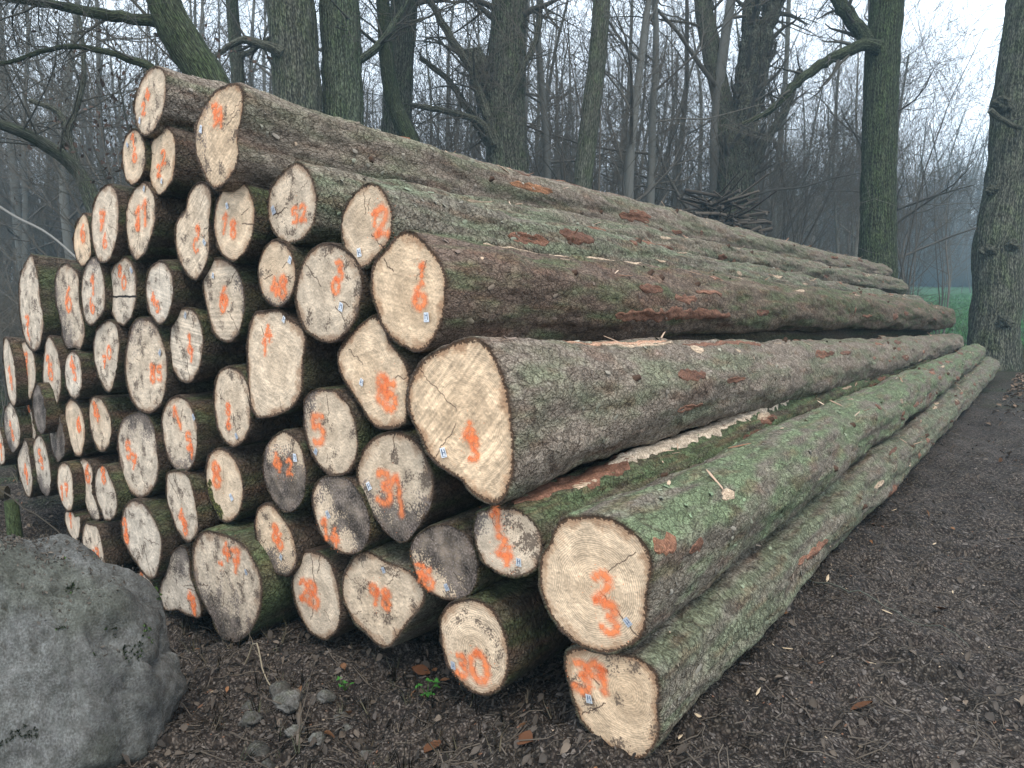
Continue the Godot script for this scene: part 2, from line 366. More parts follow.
	["grey egg shaped log with an orange blot on its left edge",-3.404,0.109,-0.024,-2.829,0.156,0.170,13.87,[268,275,258,239,227,228,224,235,241,253,267,277,283,279,245,220,209,215,232,253,265,260,255,255],["1",-0.215,0.003,0.150,-10,"6",-0.212,-0.028,0.095,0],[],"w0 m2","dark"],
	["thin tapering log foot squeezed low between boulder and scalloped log",-3.582,-0.344,0.100,-2.975,-0.207,0.078,13.64,[64,60,60,64,75,84,92,110,138,174,202,199,81,51,40,34,32,33,45,75,152,202,234,81],["1",-0.093,0.062,0.116,-40,"1",-0.057,0.046,0.083,-20],[],"w1","dark"],
	["log with scalloped lower edge and dark top beside the boulder",-3.068,-0.134,0.020,-2.554,-0.039,0.149,14.28,[218,191,177,209,283,267,227,201,183,172,168,176,203,253,304,289,212,166,161,165,180,212,268,268],["1",0.153,-0.069,0.133,-20,"7",0.178,-0.077,0.103,-20],[],"w0 m2 k3 a10","dark"],
	["biggest log of the lowest layer, marked 47, with blackened foot",-2.420,0.060,-0.060,-2.023,0.116,0.216,14.36,[342,360,354,338,306,281,272,278,303,327,343,351,343,336,310,291,291,332,320,311,296,298,301,319],["4",0.028,0.186,0.098,0,"7",0.117,0.154,0.123,0,"1",-0.034,0.107,0.040,90],[0.216,0.120],"w2 m3 k3 a26 c1","moss"],
	["pale log marked 28 with cracks, in the lowest layer",-1.772,0.134,0.032,-1.491,0.175,0.139,13.84,[186,185,192,204,221,220,213,215,208,204,202,193,194,190,194,198,209,217,218,223,211,206,198,190],["2",-0.096,-0.005,0.108,0,"8",-0.020,-0.007,0.128,-10],[],"w2 c4","dark"],
	["log marked 14 with a black mouldy upper right half",-1.532,0.590,-0.003,-1.294,0.540,0.130,13.97,[201,193,188,188,186,180,177,175,186,197,208,210,199,190,187,185,181,180,179,183,189,197,202,206],["1",-0.109,-0.091,0.100,-10,"4",-0.037,-0.116,0.086,0],[-0.082,-0.014],"w4 m5 k5 a4","dark"],
	["log marked 31 speckled with mould over a black foot",-1.187,0.784,0.012,-1.011,0.695,0.156,14.04,[232,239,234,239,236,230,224,217,219,221,230,241,239,233,230,216,214,229,246,250,224,213,211,222],["3",-0.062,-0.027,0.139,0,"1",0.028,-0.052,0.177,-15],[-0.156,-0.033],"w4 m5 k3 a27","dark"],
	["log marked 5 with mould along its left rim",-1.591,0.970,0.000,-1.343,0.844,0.134,14.06,[192,192,187,192,186,193,190,196,208,220,218,198,190,181,183,182,188,195,203,203,208,208,205,200],["5",-0.087,0.000,0.139,0],[-0.100,-0.105],"w4 m3 k1 a16","dark"],
	["broad six sided log marked 98 in the lowest layer",-1.325,0.234,0.035,-1.124,0.256,0.157,13.96,[252,305,286,244,200,183,187,206,225,224,225,242,256,265,250,240,220,223,234,226,202,190,191,206],["9",-0.028,0.003,0.098,0,"8",0.051,0.004,0.090,0],[0.042,0.138],"w4 m3 c3","green"],
	["dark log marked 76 right of the six sided log",-0.886,0.508,-0.006,-0.764,0.474,0.114,14.15,[177,181,184,180,170,163,153,148,149,152,166,182,191,186,177,169,166,159,154,153,156,163,170,175],["7",-0.135,-0.078,0.078,0,"6",-0.083,-0.089,0.089,0],[0.020,-0.100],"w4 m4 k6 a7","dark"],
	["round speckled log marked 14 with peeled strip along its green bark",-0.550,0.668,-0.021,-0.718,0.542,0.165,14.40,[158,163,158,151,140,133,124,125,133,141,163,161,158,153,150,151,139,138,132,135,136,140,149,152],["1",-0.045,0.062,0.110,-10,"4",-0.006,-0.040,0.102,0],[0.061,-0.066],"w3 m4 k1 a14","moss"],
	["log marked 30 lying on the soil in the lowest layer",-0.720,0.202,-0.016,-0.628,0.230,0.126,14.38,[175,177,181,187,199,197,192,183,181,186,187,188,178,180,178,188,186,191,195,195,191,187,180,176],["3",-0.062,-0.102,0.088,0,"0",0.031,-0.080,0.118,-10],[-0.106,-0.113],"w5 g4 s2 m1","dark"],
	["big clean round log marked 23 with green bark, lower right",-0.164,0.602,-0.030,-0.288,0.572,0.160,14.20,[199,215,248,257,250,244,236,231,236,226,209,220,224,230,235,238,243,245,243,242,233,230,223,206],["2",0.035,-0.012,0.106,0,"3",0.066,-0.110,0.100,0],[0.135,-0.102],"w5 g5 c0","bright"],
	["lowest log at the right edge of the pile, marked 39",-0.096,0.187,0.000,-0.063,0.322,0.160,14.40,[169,173,196,216,203,178,169,173,185,202,223,208,183,175,174,182,181,189,195,203,207,197,189,181],["3",-0.128,0.041,0.106,0,"9",-0.059,0.057,0.111,-20],[-0.096,-0.029],"w6 g3 m1","green"],
	["largest flared log marked 43 with grey bark, right of the pile's middle",-0.712,1.136,-0.080,-0.637,0.759,0.175,14.00,[230,228,238,254,278,299,286,273,275,286,294,299,285,254,239,241,235,231,247,309,348,322,278,247],["4",0.038,-0.064,0.089,0,"3",0.057,-0.121,0.077,0],[-0.092,-0.149],"w7 s6 g2","grey"],
	["egg shaped log with brown scaly bark and one big orange 6",-1.065,1.603,-0.007,-0.782,1.238,0.200,13.60,[208,214,210,205,209,224,239,233,218,222,233,230,218,203,199,206,210,216,228,244,240,229,218,210],["6",0.071,-0.013,0.102,0,"1",0.082,0.084,0.055,0],[0.112,-0.101],"w6 s3 g1","brown"],
	["small log marked 12 above the egg shaped log with brown bark",-1.322,1.886,0.006,-1.209,1.496,0.115,13.60,[159,162,163,167,170,169,164,156,150,152,153,158,160,159,160,161,169,178,171,152,146,147,154,158],["1",0.056,0.023,0.067,0,"2",0.101,0.006,0.114,0],[-0.037,-0.114],"w5 s1 c1","green"],
	["round log marked 30 with clean pale end, upper middle of the pile",-1.581,1.602,0.000,-1.335,1.350,0.153,14.05,[233,244,241,231,220,214,215,219,219,223,222,226,235,235,236,236,222,220,221,218,213,216,222,226],["3",0.089,0.095,0.081,0,"0",0.065,0.027,0.065,0],[0.101,-0.062],"w3 c1 m1","dark"],
	["square shouldered log marked 41 in the middle of the pile",-2.024,1.258,0.011,-1.698,1.074,0.179,13.55,[241,262,308,284,258,271,261,262,283,267,247,231,223,232,265,304,319,281,256,245,246,249,257,241],["4",-0.030,0.149,0.081,0,"1",-0.063,0.079,0.082,0],[0.107,0.220],"w4 s2 g2","dark"],
	["diamond shaped log marked 85 left of the largest log",-1.294,1.252,0.010,-1.099,1.070,0.146,13.92,[213,197,181,170,176,226,248,230,224,224,237,253,229,193,174,167,173,194,226,237,253,267,224,210],["8",0.055,-0.062,0.118,0,"5",0.097,-0.090,0.117,0],[-0.078,-0.039],"w6 s3 g1","dark"],
]

func style(s: String) -> Dictionary:
	var d := {"w": 3, "s": 0, "m": 0, "k": 0, "a": 27, "c": 0, "g": 1, "p": 0, "h": 0}
	for word in s.split(" "):
		d[word[0]] = int(word.substr(1))
	return d

func cut_texture(n: int, rl: PackedFloat32Array, big: float, st: Dictionary, seed_: int) -> ImageTexture:
	var r := RandomNumberGenerator.new()
	r.seed = seed_ * 77 + 5
	var data := PackedByteArray()
	data.resize(n * n * 3)
	var off := seed_ * 37.3
	var px := big * r.randf_range(-0.22, 0.22)
	var py := big * r.randf_range(-0.15, 0.25)
	var el := r.randf_range(0.8, 1.3)
	var warm: float = clampf(st.w / 7.0 + r.randf_range(-0.08, 0.08), 0, 1)
	var base := Color(0.755, 0.70, 0.63).lerp(Color(0.80, 0.69, 0.565), warm)
	base = base * r.randf_range(0.99, 1.08)
	var brown := Color(0.42, 0.33, 0.26).lerp(Color(0.48, 0.34, 0.24), warm)
	var ringf := TAU / r.randf_range(0.0065, 0.009)
	var g: float = 0.028 + 0.017 * st.g
	var sawa := r.randf_range(-0.5, 0.5) if st.h == 0 else 0.0
	if st.s >= 5: sawa = r.randf_range(-0.9, 0.3)
	var ca := cos(sawa)
	var sa := sin(sawa)
	var saw: float = 0.022 + 0.016 * st.s
	var mould: float = st.m * 0.5
	var dark: float = st.k
	var da: float = deg_to_rad(st.a * 10.0)
	var dx := cos(da)
	var dy := sin(da)
	var thr := 0.62 - mould * 0.062
	var cracks := []
	for k in int(st.c) + 2:
		cracks.append([r.randf_range(-3, 3), r.randf_range(0.1, 0.5) * big, r.randf_range(0.6, 1.0) * big, r.randf_range(0.0009, 0.0022)])
	var moss: float = st.p
	for j in n:
		var y := (1.0 - 2.0 * (j + 0.5) / n) * big
		for i in n:
			var x := (2.0 * (i + 0.5) / n - 1.0) * big
			var q := sqrt(x * x + y * y) / rl[int((atan2(y, x) / TAU + 1.0) * 256.0) % 256]
			var k := (j * n + i) * 3
			if q > 1.12:
				data[k] = 70; data[k + 1] = 58; data[k + 2] = 48
				continue
			var lo := na.get_noise_2d(x * 70 + off, y * 70)
			var hi := nb.get_noise_2d(x * 620, y * 620 + off)
			var rr := sqrt((x - px) * (x - px) * el + (y - py) * (y - py))
			var v := 1.0 + g * sin(rr * ringf + lo * 5.0 + sin(rr * 61.0) * 2.0) + 0.028 * sin(rr * 150.0 + lo * 4.0 + off) + lo * 0.15 + hi * 0.06
			v += saw * nb.get_noise_2d((x * sa + y * ca) * 420 + off, (x * ca - y * sa) * 14)
			var c := base * v
			var heart := 1.0 - smoothstep(0.15, 0.62, rr / big + lo * 0.12)
			c = c.lerp(Color(0.74, 0.62, 0.49), heart * 0.28 * warm)
			var e := smoothstep(0.80, 1.02, q + lo * 0.16 + hi * 0.05)
			c = c.lerp(brown, e * 0.62)
			if q > 0.955 + hi * 0.03: c = c.lerp(Color(0.22, 0.16, 0.12), 0.75)
			var blot := nc.get_noise_2d(x * 60 + off, y * 60 - off)
			if mould > 0.0:
				var mm := smoothstep(thr - 0.05, thr + 0.2, blot * 1.05 + hi * 0.42 + nb.get_noise_2d(x * 1500, y * 900) * 0.25 + q * q * 0.16)
				c = c.lerp(Color(0.34, 0.29, 0.25), mm * 0.75)
			if dark > 0.0:
				var t := (x * dx + y * dy) / big
				var kk := smoothstep(-0.16, 0.13, t - (0.98 - dark * 0.22) + lo * 0.34 + hi * 0.36 + blot * 0.22)
				c = c.lerp(Color(0.31, 0.28, 0.26) * (1.0 + hi * 0.7 + lo * 0.5), kk * (0.86 + 0.3 * minf(0.0, blot + hi)))
			if moss > 0.0:
				var t2 := (-x * 0.75 - y * 0.66) / big
				c = c.lerp(Color(0.27, 0.27, 0.15) * (1.0 + hi), smoothstep(-0.05, 0.05, t2 - 0.62 + lo * 0.3))
			for cr in cracks:
				var cu: float = x * cos(cr[0]) + y * sin(cr[0])
				if cu > cr[1] and cu < cr[2]:
					var cw: float = absf(-x * sin(cr[0]) + y * cos(cr[0]) + nb.get_noise_2d(cu * 200, off) * 0.008)
					if cw < cr[3] * 1.3: c = c.lerp(Color(0.20, 0.15, 0.12), 0.7)
			if st.h > 0:
				if absf(y + 0.035 + lo * 0.004) < 0.006: c = Color(0.17, 0.16, 0.15)
			data[k] = int(clampf(c.r, 0, 1) * 255)
			data[k + 1] = int(clampf(c.g, 0, 1) * 255)
			data[k + 2] = int(clampf(c.b, 0, 1) * 255)
	return tex(Image.create_from_data(n, n, false, Image.FORMAT_RGB8, data))

# handwriting: polylines in a box of height 1, centred on 0
func strokes(ch: String) -> Array:
	match ch:
		"0": return [[Vector2(0.02, 0.5), Vector2(-0.26, 0.3), Vector2(-0.3, -0.15), Vector2(-0.08, -0.48), Vector2(0.2, -0.35), Vector2(0.3, 0.1), Vector2(0.16, 0.44), Vector2(-0.06, 0.5)]]
		"1": return [[Vector2(-0.2, 0.22), Vector2(0.08, 0.5), Vector2(0.04, 0.0), Vector2(0.0, -0.5)]]
		"2": return [[Vector2(-0.25, 0.28), Vector2(-0.05, 0.5), Vector2(0.22, 0.34), Vector2(0.12, 0.0), Vector2(-0.26, -0.46), Vector2(0.02, -0.4), Vector2(0.32, -0.46)]]
		"3": return [[Vector2(-0.25, 0.42), Vector2(0.1, 0.48), Vector2(0.2, 0.24), Vector2(-0.06, 0.05), Vector2(0.24, -0.12), Vector2(0.2, -0.4), Vector2(-0.08, -0.5), Vector2(-0.28, -0.36)]]
		"4": return [[Vector2(0.02, 0.5), Vector2(-0.12, 0.15), Vector2(-0.28, -0.12), Vector2(0.0, -0.14), Vector2(0.32, -0.1)], [Vector2(0.16, 0.22), Vector2(0.12, -0.12), Vector2(0.08, -0.5)]]
		"5": return [[Vector2(0.28, 0.46), Vector2(-0.16, 0.44), Vector2(-0.2, 0.08), Vector2(0.1, 0.12), Vector2(0.26, -0.14), Vector2(0.12, -0.44), Vector2(-0.24, -0.42)]]
		"6": return [[Vector2(0.14, 0.5), Vector2(-0.12, 0.22), Vector2(-0.26, -0.16), Vector2(-0.08, -0.48), Vector2(0.2, -0.38), Vector2(0.24, -0.1), Vector2(0.02, 0.04), Vector2(-0.2, -0.12)]]
		"7": return [[Vector2(-0.28, 0.42), Vector2(0.0, 0.44), Vector2(0.28, 0.46), Vector2(0.1, 0.02), Vector2(-0.06, -0.5)], [Vector2(-0.16, 0.0), Vector2(0.22, 0.06)]]
		"8": return [[Vector2(0.2, 0.38), Vector2(-0.06, 0.5), Vector2(-0.22, 0.28), Vector2(0.0, 0.06), Vector2(0.24, -0.2), Vector2(0.06, -0.48), Vector2(-0.22, -0.34), Vector2(-0.14, -0.04), Vector2(0.1, 0.14), Vector2(0.24, 0.36)]]
		"9": return [[Vector2(0.2, 0.3), Vector2(-0.02, 0.5), Vector2(-0.24, 0.3), Vector2(-0.1, 0.06), Vector2(0.16, 0.14), Vector2(0.22, 0.36), Vector2(0.16, -0.1), Vector2(0.04, -0.5)]]
		"C": return [[Vector2(0.24, 0.34), Vector2(0.0, 0.5), Vector2(-0.24, 0.22), Vector2(-0.26, -0.2), Vector2(0.0, -0.48), Vector2(0.28, -0.34)]]
	return []

func spray(marks: Array) -> ArrayMesh:
	var g := Geo.new()
	var z := 0.0016
	for k in range(0, marks.size(), 5):
		var h: float = marks[k + 3]
		var rot := deg_to_rad(-float(marks[k + 4]))
		var w := clampf(h * 0.10, 0.0078, 0.0118)
		for st in strokes(marks[k]):
			z += 0.0004
			var pts := PackedVector2Array()
			for a in st.size() - 1:
				for b in 5:
					pts.append(st[a].cubic_interpolate(st[a + 1], st[maxi(a - 1, 0)], st[mini(a + 2, st.size() - 1)], b / 5.0))
			pts.append(st[st.size() - 1])
			for a in pts.size():
				pts[a] = (pts[a] * Vector2(1.12, 1.0) * h).rotated(rot) + Vector2(marks[k + 1], marks[k + 2]) + Vector2(rng.randf_range(-1, 1), rng.randf_range(-1, 1)) * h * 0.025
			var cnt := pts.size()
			var b0 := g.v.size()
			for a in range(-1, cnt + 1):
				var p := pts[clampi(a, 0, cnt - 1)]
				var t := (pts[clampi(a + 1, 1, cnt - 1)] - pts[clampi(a - 1, 0, cnt - 2)]).normalized()
				if a == -1: p -= t * w * 1.2
				if a == cnt: p += t * w * 1.2
				var o := Vector2(-t.y, t.x)
				var al := rng.randf_range(0.42, 1.0) if a >= 0 and a < cnt else 0.0
				var ww := w * rng.randf_range(0.75, 1.25)
				for col in 6:
					var f: float = [-2.3, -1.25, -0.5, 0.5, 1.25, 2.3][col]
					var af: float = [0.0, 0.38, 0.92, 0.92, 0.38, 0.0][col]
					var pp := p + o * ww * f
					g.put(Vector3(pp.x, pp.y, z), Vector3.BACK, Color(1.0, 0.29, 0.105, al * af))
			for a in cnt + 1:
				for col in 5:
					var q := b0 + a * 6 + col
					g.tri(q, q + 1, q + 6); g.tri(q + 1, q + 7, q + 6)
			# droplets
			for a in 30:
				var p := pts[rng.randi() % cnt] + Vector2(rng.randfn(0, 1), rng.randfn(0, 1)) * w * 2.8
				var e := rng.randf_range(0.0008, 0.0022)
				var q := g.v.size()
				for c in 6:
					g.put(Vector3(p.x + cos(c * TAU / 6) * e, p.y + sin(c * TAU / 6) * e, z + 0.0002), Vector3.BACK, Color(1.0, 0.29, 0.105, 0.8))
				for c in range(1, 5): g.tri(q, q + c + 1, q + c)
	# make every triangle face the viewer
	for k in range(0, g.i.size(), 3):
		var a := g.v[g.i[k]]
		if (g.v[g.i[k + 2]] - a).cross(g.v[g.i[k + 1]] - a).z < 0.0:
			var b := g.i[k + 1]
			g.i[k + 1] = g.i[k + 2]; g.i[k + 2] = b
	return g.mesh()

func bark_color(kind: String, th: float, d: float, id: int) -> Color:
	var lo := na.get_noise_3d(cos(th) * 14 + id * 31, sin(th) * 14, d * 9)
	var hi := nb.get_noise_3d(cos(th) * 30 + id * 31, sin(th) * 30, d * 26)
	var up := sin(th)
	var a: Color
	var b: Color
	var amt := 0.5 + lo * 1.5 + hi * 0.9
	match kind:
		"grey":
			a = Color(0.37, 0.315, 0.26); b = Color(0.255, 0.265, 0.185)
			amt = amt - 0.25 + 0.25 * smoothstep(1.5, 6.0, d)
		"greygreen":
			a = Color(0.32, 0.285, 0.225); b = Color(0.225, 0.25, 0.17); amt += 0.0
		"green":
			a = Color(0.29, 0.265, 0.215); b = Color(0.235, 0.265, 0.18); amt += 0.08
		"brown":
			a = Color(0.235, 0.175, 0.138).lerp(Color(0.255, 0.205, 0.155), smoothstep(1.0, 4.0, d)); b = Color(0.15, 0.17, 0.095)
			amt = amt - 0.6 + 0.5 * smoothstep(0.8, 5.0, d) + 0.1 * up
		"moss":
			a = Color(0.18, 0.155, 0.11); b = Color(0.145, 0.195, 0.10); amt += 0.25
		"bright":
			a = Color(0.30, 0.27, 0.22); b = Color(0.225, 0.29, 0.17); amt += 0.0 + 0.25 * up
		_:
			a = Color(0.135, 0.105, 0.082); b = Color(0.095, 0.115, 0.06); amt -= 0.15
	var c := a.lerp(b, clampf(amt, 0, 1))
	# rubbed, reddish inner bark
	var red := smoothstep(0.28, 0.5, nc.get_noise_3d(cos(th) * 22 + id * 13, sin(th) * 22, d * 16) * 1.1 + hi * 0.3)
	c = c.lerp(Color(0.22, 0.115, 0.075), red * (0.40 if kind != "dark" else 0.35))
	# whorls of old branches
	var wh := absf(fposmod(d + id * 0.37 + lo * 0.25, 0.72) - 0.36)
	c = c.lerp(Color(0.085, 0.06, 0.045), (1.0 - smoothstep(0.0, 0.03, wh)) * smoothstep(0.05, 0.3, hi + 0.1) * 0.7)
	return c * (1.0 + hi * 0.25)

func log_radius(l: Dictionary, th: float, d: float) -> float:
	var f := exp(-d / 0.65)
	var t := th / TAU * 24.0
	var k := int(floor(t))
	var rad: Array = l.rad
	var rf: float = cubic_interpolate(rad[k % 24], rad[(k + 1) % 24], rad[(k + 23) % 24], rad[(k + 2) % 24], t - k)
	var base: float = lerpf(l.req * 0.95, l.far, d / l.len)
	var r := lerpf(base, rf, f) + 0.011
	var e := 1.0 - exp(-d / 0.2)
	r += e * (na.get_noise_3d(cos(th) * 8 + l.id * 17, sin(th) * 8, d * 6) * 0.040)
	if l.main:
		r += e * na.get_noise_3d(cos(th) * 34 + l.id * 17, sin(th) * 34, d * 30) * 0.010
		r += nb.get_noise_3d(cos(th) * 110 + l.id, sin(th) * 110, d * 100) * 0.0045
		var wh := absf(fposmod(d + l.id * 0.37, 0.72) - 0.36)
		r += e * (1.0 - smoothstep(0.0, 0.07, wh)) * 0.007
	return r

func log_point(l: Dictionary, th: float, d: float, lift := 0.0) -> Vector3:
	var r := log_radius(l, th, d) + lift
	return Vector3(cos(th) * r + l.bow * sin(TAU * d / l.len), sin(th) * r + l.sag * sin(PI * d / l.len), -d)

func patch(l: Dictionary, th: float, d0: float, ln: float, wid: float, col: Color, lift := 0.003) -> ArrayMesh:
	# a raised or rubbed strip that follows the log, ragged all round
	var g := Geo.new()
	var n := clampi(int(ln / 0.025), 4, 90)
	var sx := rng.randf() * 500
	for k in n + 1:
		var t := float(k) / n
		var d := d0 + ln * t
		var env := pow(clampf(4.0 * t * (1.0 - t), 0.0, 1.0), 0.35)
		var ra := (0.5 + 0.28 * nb.get_noise_2d(d * 60 + sx, 3.0) + 0.08 * nb.get_noise_2d(d * 420 + sx, 9.0)) * env
		var rb := (0.5 + 0.28 * nb.get_noise_2d(d * 60 + sx, 77.0) + 0.08 * nb.get_noise_2d(d * 420 + sx, 55.0)) * env
		var r: float = l.req
		for q in 9:
			var f := lerpf(-maxf(ra, 0.03), maxf(rb, 0.03), q / 8.0)
			var tt := th + f * wid / r
			var up: float = lift if q > 0 and q < 8 else -0.006
			g.put(log_point(l, fposmod(tt, TAU), d, up), Vector3.UP, col * (1.0 + 0.55 * nb.get_noise_2d(d * 90 + sx, q * 60.0)), Vector2(f * wid * 3, d * 3))
	for k in n:
		for q in 8:
			var a := k * 9 + q
			g.tri(a, a + 1, a + 9); g.tri(a + 1, a + 10, a + 9)
	g.smooth()
	return g.mesh()

func build_log(row: Array, id: int) -> void:
	var rad := []
	var big := 0.0
	for r in row[8]:
		rad.append(r * 0.001)
		big = maxf(big, r * 0.001)
	# soften the traced outline a little
	var req := 0.0
	for k in 24: req += rad[k] / 24.0
	var kind: String = row[12]
	var main: bool = kind in ["grey", "greygreen", "brown", "green", "moss", "bright"] and not row[0].begins_with("biggest") and not row[0].begins_with("broad")
	var st := style(row[11])
	var front: Vector3 = ORIGIN + RX * row[1] + Vector3.UP * row[2] + AX * row[3]
	var back: Vector3 = ORIGIN + RX * row[4] + Vector3.UP * row[5] + AX * row[7]
	var l := {"rad": rad, "req": req, "far": row[6], "len": front.distance_to(back), "id": id, "main": main, "sag": rng.randf_range(-0.05, 0.03), "bow": rng.randf_range(-0.03, 0.03)}
	if row[0].begins_with("round speckled"): l.sag = 0.06
	var t := thing("spruce_log", "felled spruce " + row[0] if row[0].begins_with("log") else row[0], "log", front, "felled spruce logs stacked in the pile")
	var zz := (front - back).normalized()
	# keep the cut face in the plane of the row: shear-free basis with x along the row
	var yy := zz.cross(RX).normalized()
	t.basis = Basis(yy.cross(zz).normalized(), yy, zz)
	# bark
	var g := Geo.new()
	var seg := 72 if main else 40
	var ds := PackedFloat32Array([0.0, 0.012, 0.03])
	var d := 0.03
	while d < l.len - 0.02:
		d += clampf(0.022 + 0.006 * d, 0.022, 0.09) if main else clampf(0.04 + 0.22 * d, 0.04, 1.0)
		ds.append(minf(d, l.len))
	var tiles := maxf(1.0, roundf(TAU * req / 0.85))
	for k in ds.size() + 1:
		for s in seg + 1:
			var th := TAU * (s % seg) / seg
			var dd: float = 0.0 if k == 0 else ds[k - 1]
			var p := log_point(l, th, dd)
			if k <= 1:
				var f := 0.0 if k == 0 else 0.62
				var rr := sqrt(p.x * p.x + p.y * p.y)
				var want := rr - 0.012 + 0.012 * f
				p *= want / rr
				p.z = -0.004 if k == 0 else 0.001 + nb.get_noise_2d(s * 31.0, id * 50.0) * 0.008
			var c := bark_color(kind, th, dd, id)
			if k <= 1: c = c.lerp(Color(0.10, 0.065, 0.045), 0.7)
			g.put(p, Vector3.UP, c, Vector2(tiles * s / seg, dd / 0.85))
	for k in ds.size():
		for s in seg:
			var a := k * (seg + 1) + s
			g.tri(a, a + seg + 1, a + 1); g.tri(a + 1, a + seg + 1, a + seg + 2)
	g.smooth()
	for k in ds.size() + 1:      # close the seam's normals
		var a := k * (seg + 1)
		var m := (g.n[a] + g.n[a + seg]).normalized()
		g.n[a] = m; g.n[a + seg] = m
	if (g.n[5 * (seg + 1)]).dot(Vector3.RIGHT) < 0.0: flip(g)
	obj("bark", g.mesh(), M.bark, t)
	# the sawn face
	var rl := PackedFloat32Array()
	var fl := l.duplicate()
	for k in 256: rl.append(log_radius(fl, TAU * k / 256.0, 0.0) - 0.009)
	var ext := big * 1.03
	var fg := Geo.new()
	var fs := 72
	fg.put(Vector3.ZERO, Vector3.BACK, Color.WHITE, Vector2(0.5, 0.5))
	for k in range(1, 6):
		for s in fs:
			var th := TAU * s / fs
			var r: float = rl[int(256.0 * s / fs) % 256] * k / 5.0
			var p := Vector2(cos(th), sin(th)) * r
			fg.put(Vector3(p.x, p.y, 0.0 if k < 5 else -0.003), Vector3.BACK, Color.WHITE, Vector2(0.5 + 0.5 * p.x / ext, 0.5 - 0.5 * p.y / ext))
	for s in fs:
		fg.tri(0, 1 + (s + 1) % fs, 1 + s)
		for k in range(1, 5):
			var a := 1 + (k - 1) * fs + s
			var b := 1 + (k - 1) * fs + (s + 1) % fs
			fg.tri(a, b, a + fs); fg.tri(b, b + fs, a + fs)
	var near: bool = row[1] > -2.4
	var fm := surface(Color.WHITE, 0.85, "", 1.0, false)
	fm.albedo_texture = cut_texture(280 if near else 176, rl, ext, st, id + 1)
	fm.normal_enabled = true
	fm.normal_texture = M.grain_normal
	fm.normal_scale = 0.7
	var face := obj("cut_end", fg.mesh(), fm, t)
	if row[9].size() > 0:
		obj("sprayed_number", spray(row[9]), M.spray, face)
	if row[10].size() == 2:
		var tg := obj("paper_tag", M.tag_mesh, M.tags[rng.randi() % 4], face)
		tg.position = Vector3(row[10][0], row[10][1], 0.0042)
		tg.rotation.z = rng.randf_range(-0.8, 0.8)
		tg.scale = Vector3.ONE * rng.randf_range(0.75, 1.1)
	# the thin end
	var eg := Geo.new()
	eg.put(Vector3(0, 0, -l.len), Vector3.FORWARD, Color(0.5, 0.4, 0.3), Vector2(0.5, 0.5))
	for s in 24:
		var p := log_point(l, TAU * s / 24.0, l.len, -0.001)
		eg.put(p, Vector3.FORWARD, Color(0.5, 0.4, 0.3), Vector2(0.5 + p.x * 2, 0.5 + p.y * 2))
	for s in 24: eg.tri(0, 1 + s, 1 + (s + 1) % 24)
	obj("thin_cut_end", eg.mesh(), M.plain, t)
	if not main: return
	# rubbed patches, splinters and branch scars
	var pale := Color(0.60, 0.46, 0.33)
	var rust := Color(0.245, 0.125, 0.082)
	if row[0].begins_with("round speckled"):
		obj("bare_strip", patch(l, 1.45, 0.75, 2.9, 0.13, Color(0.68, 0.56, 0.43), 0.008), M.wood, t)
		obj("rusty_strip", patch(l, 1.5, 0.03, 0.95, 0.15, rust, 0.006), M.wood, t)
		obj("bare_strip", patch(l, 1.2, 0.35, 0.22, 0.06, pale), M.wood, t)
		obj("bare_strip", patch(l, 1.5, 4.3, 0.8, 0.07, pale), M.wood, t)
	elif row[0].begins_with("largest"):
		obj("bare_strip", patch(l, 1.30, 0.55, 1.0, 0.045, Color(0.55, 0.33, 0.22), 0.003), M.wood, t)
		obj("bare_strip", patch(l, 1.24, 0.85, 0.75, 0.04, pale), M.wood, t)
		obj("bare_strip", patch(l, 1.05, 1.75, 0.16, 0.08, pale), M.wood, t)
		obj("rusty_strip", patch(l, 1.2, 1.7, 1.3, 0.05, rust), M.wood, t)
	elif row[0].begins_with("egg"):
		obj("bare_strip", patch(l, 1.5, 0.45, 1.5, 0.03, pale), M.wood, t)
		obj("rusty_strip", patch(l, 5.9, 1.3, 1.6, 0.09, rust), M.wood, t)
		obj("rusty_strip", patch(l, 0.1, 2.0, 0.35, 0.07, rust), M.wood, t)
	elif row[0].begins_with("long log"):
		obj("rusty_strip", patch(l, 1.1, 1.0, 0.14, 0.16, Color(0.23, 0.10, 0.06)), M.wood, t)
		obj("bare_strip", patch(l, 0.25, 2.0, 0.5, 0.06, Color(0.4, 0.2, 0.11)), M.wood, t)
		obj("rusty_strip", patch(l, 0.05, 3.5, 0.5, 0.10, rust), M.wood, t)
		obj("bare_strip", patch(l, 1.2, 3.7, 0.16, 0.05, Color(0.7, 0.62, 0.52)), M.wood, t)
	elif row[0].begins_with("big clean"):
		obj("rusty_strip", patch(l, 0.62, 0.02, 0.2, 0.07, Color(0.34, 0.165, 0.10)), M.wood, t)
		obj("rusty_strip", patch(l, 0.3, 0.3, 0.14, 0.06, rust), M.wood, t)
	for k in 22:
		var dd := rng.randf_range(0.6, 12.5)
		var th := fposmod(rng.randf_range(-0.5, 1.9), TAU)
		var what := rng.randf()
		if what < 0.3:
			obj("bare_strip", patch(l, th, dd, rng.randf_range(0.07, 0.3), rng.randf_range(0.025, 0.06), pale * rng.randf_range(0.6, 1.1)), M.wood, t)
		else:
			obj("rusty_strip", patch(l, th, dd, rng.randf_range(0.08, 0.4), rng.randf_range(0.03, 0.09), rust * rng.randf_range(0.6, 1.2)), M.wood, t)
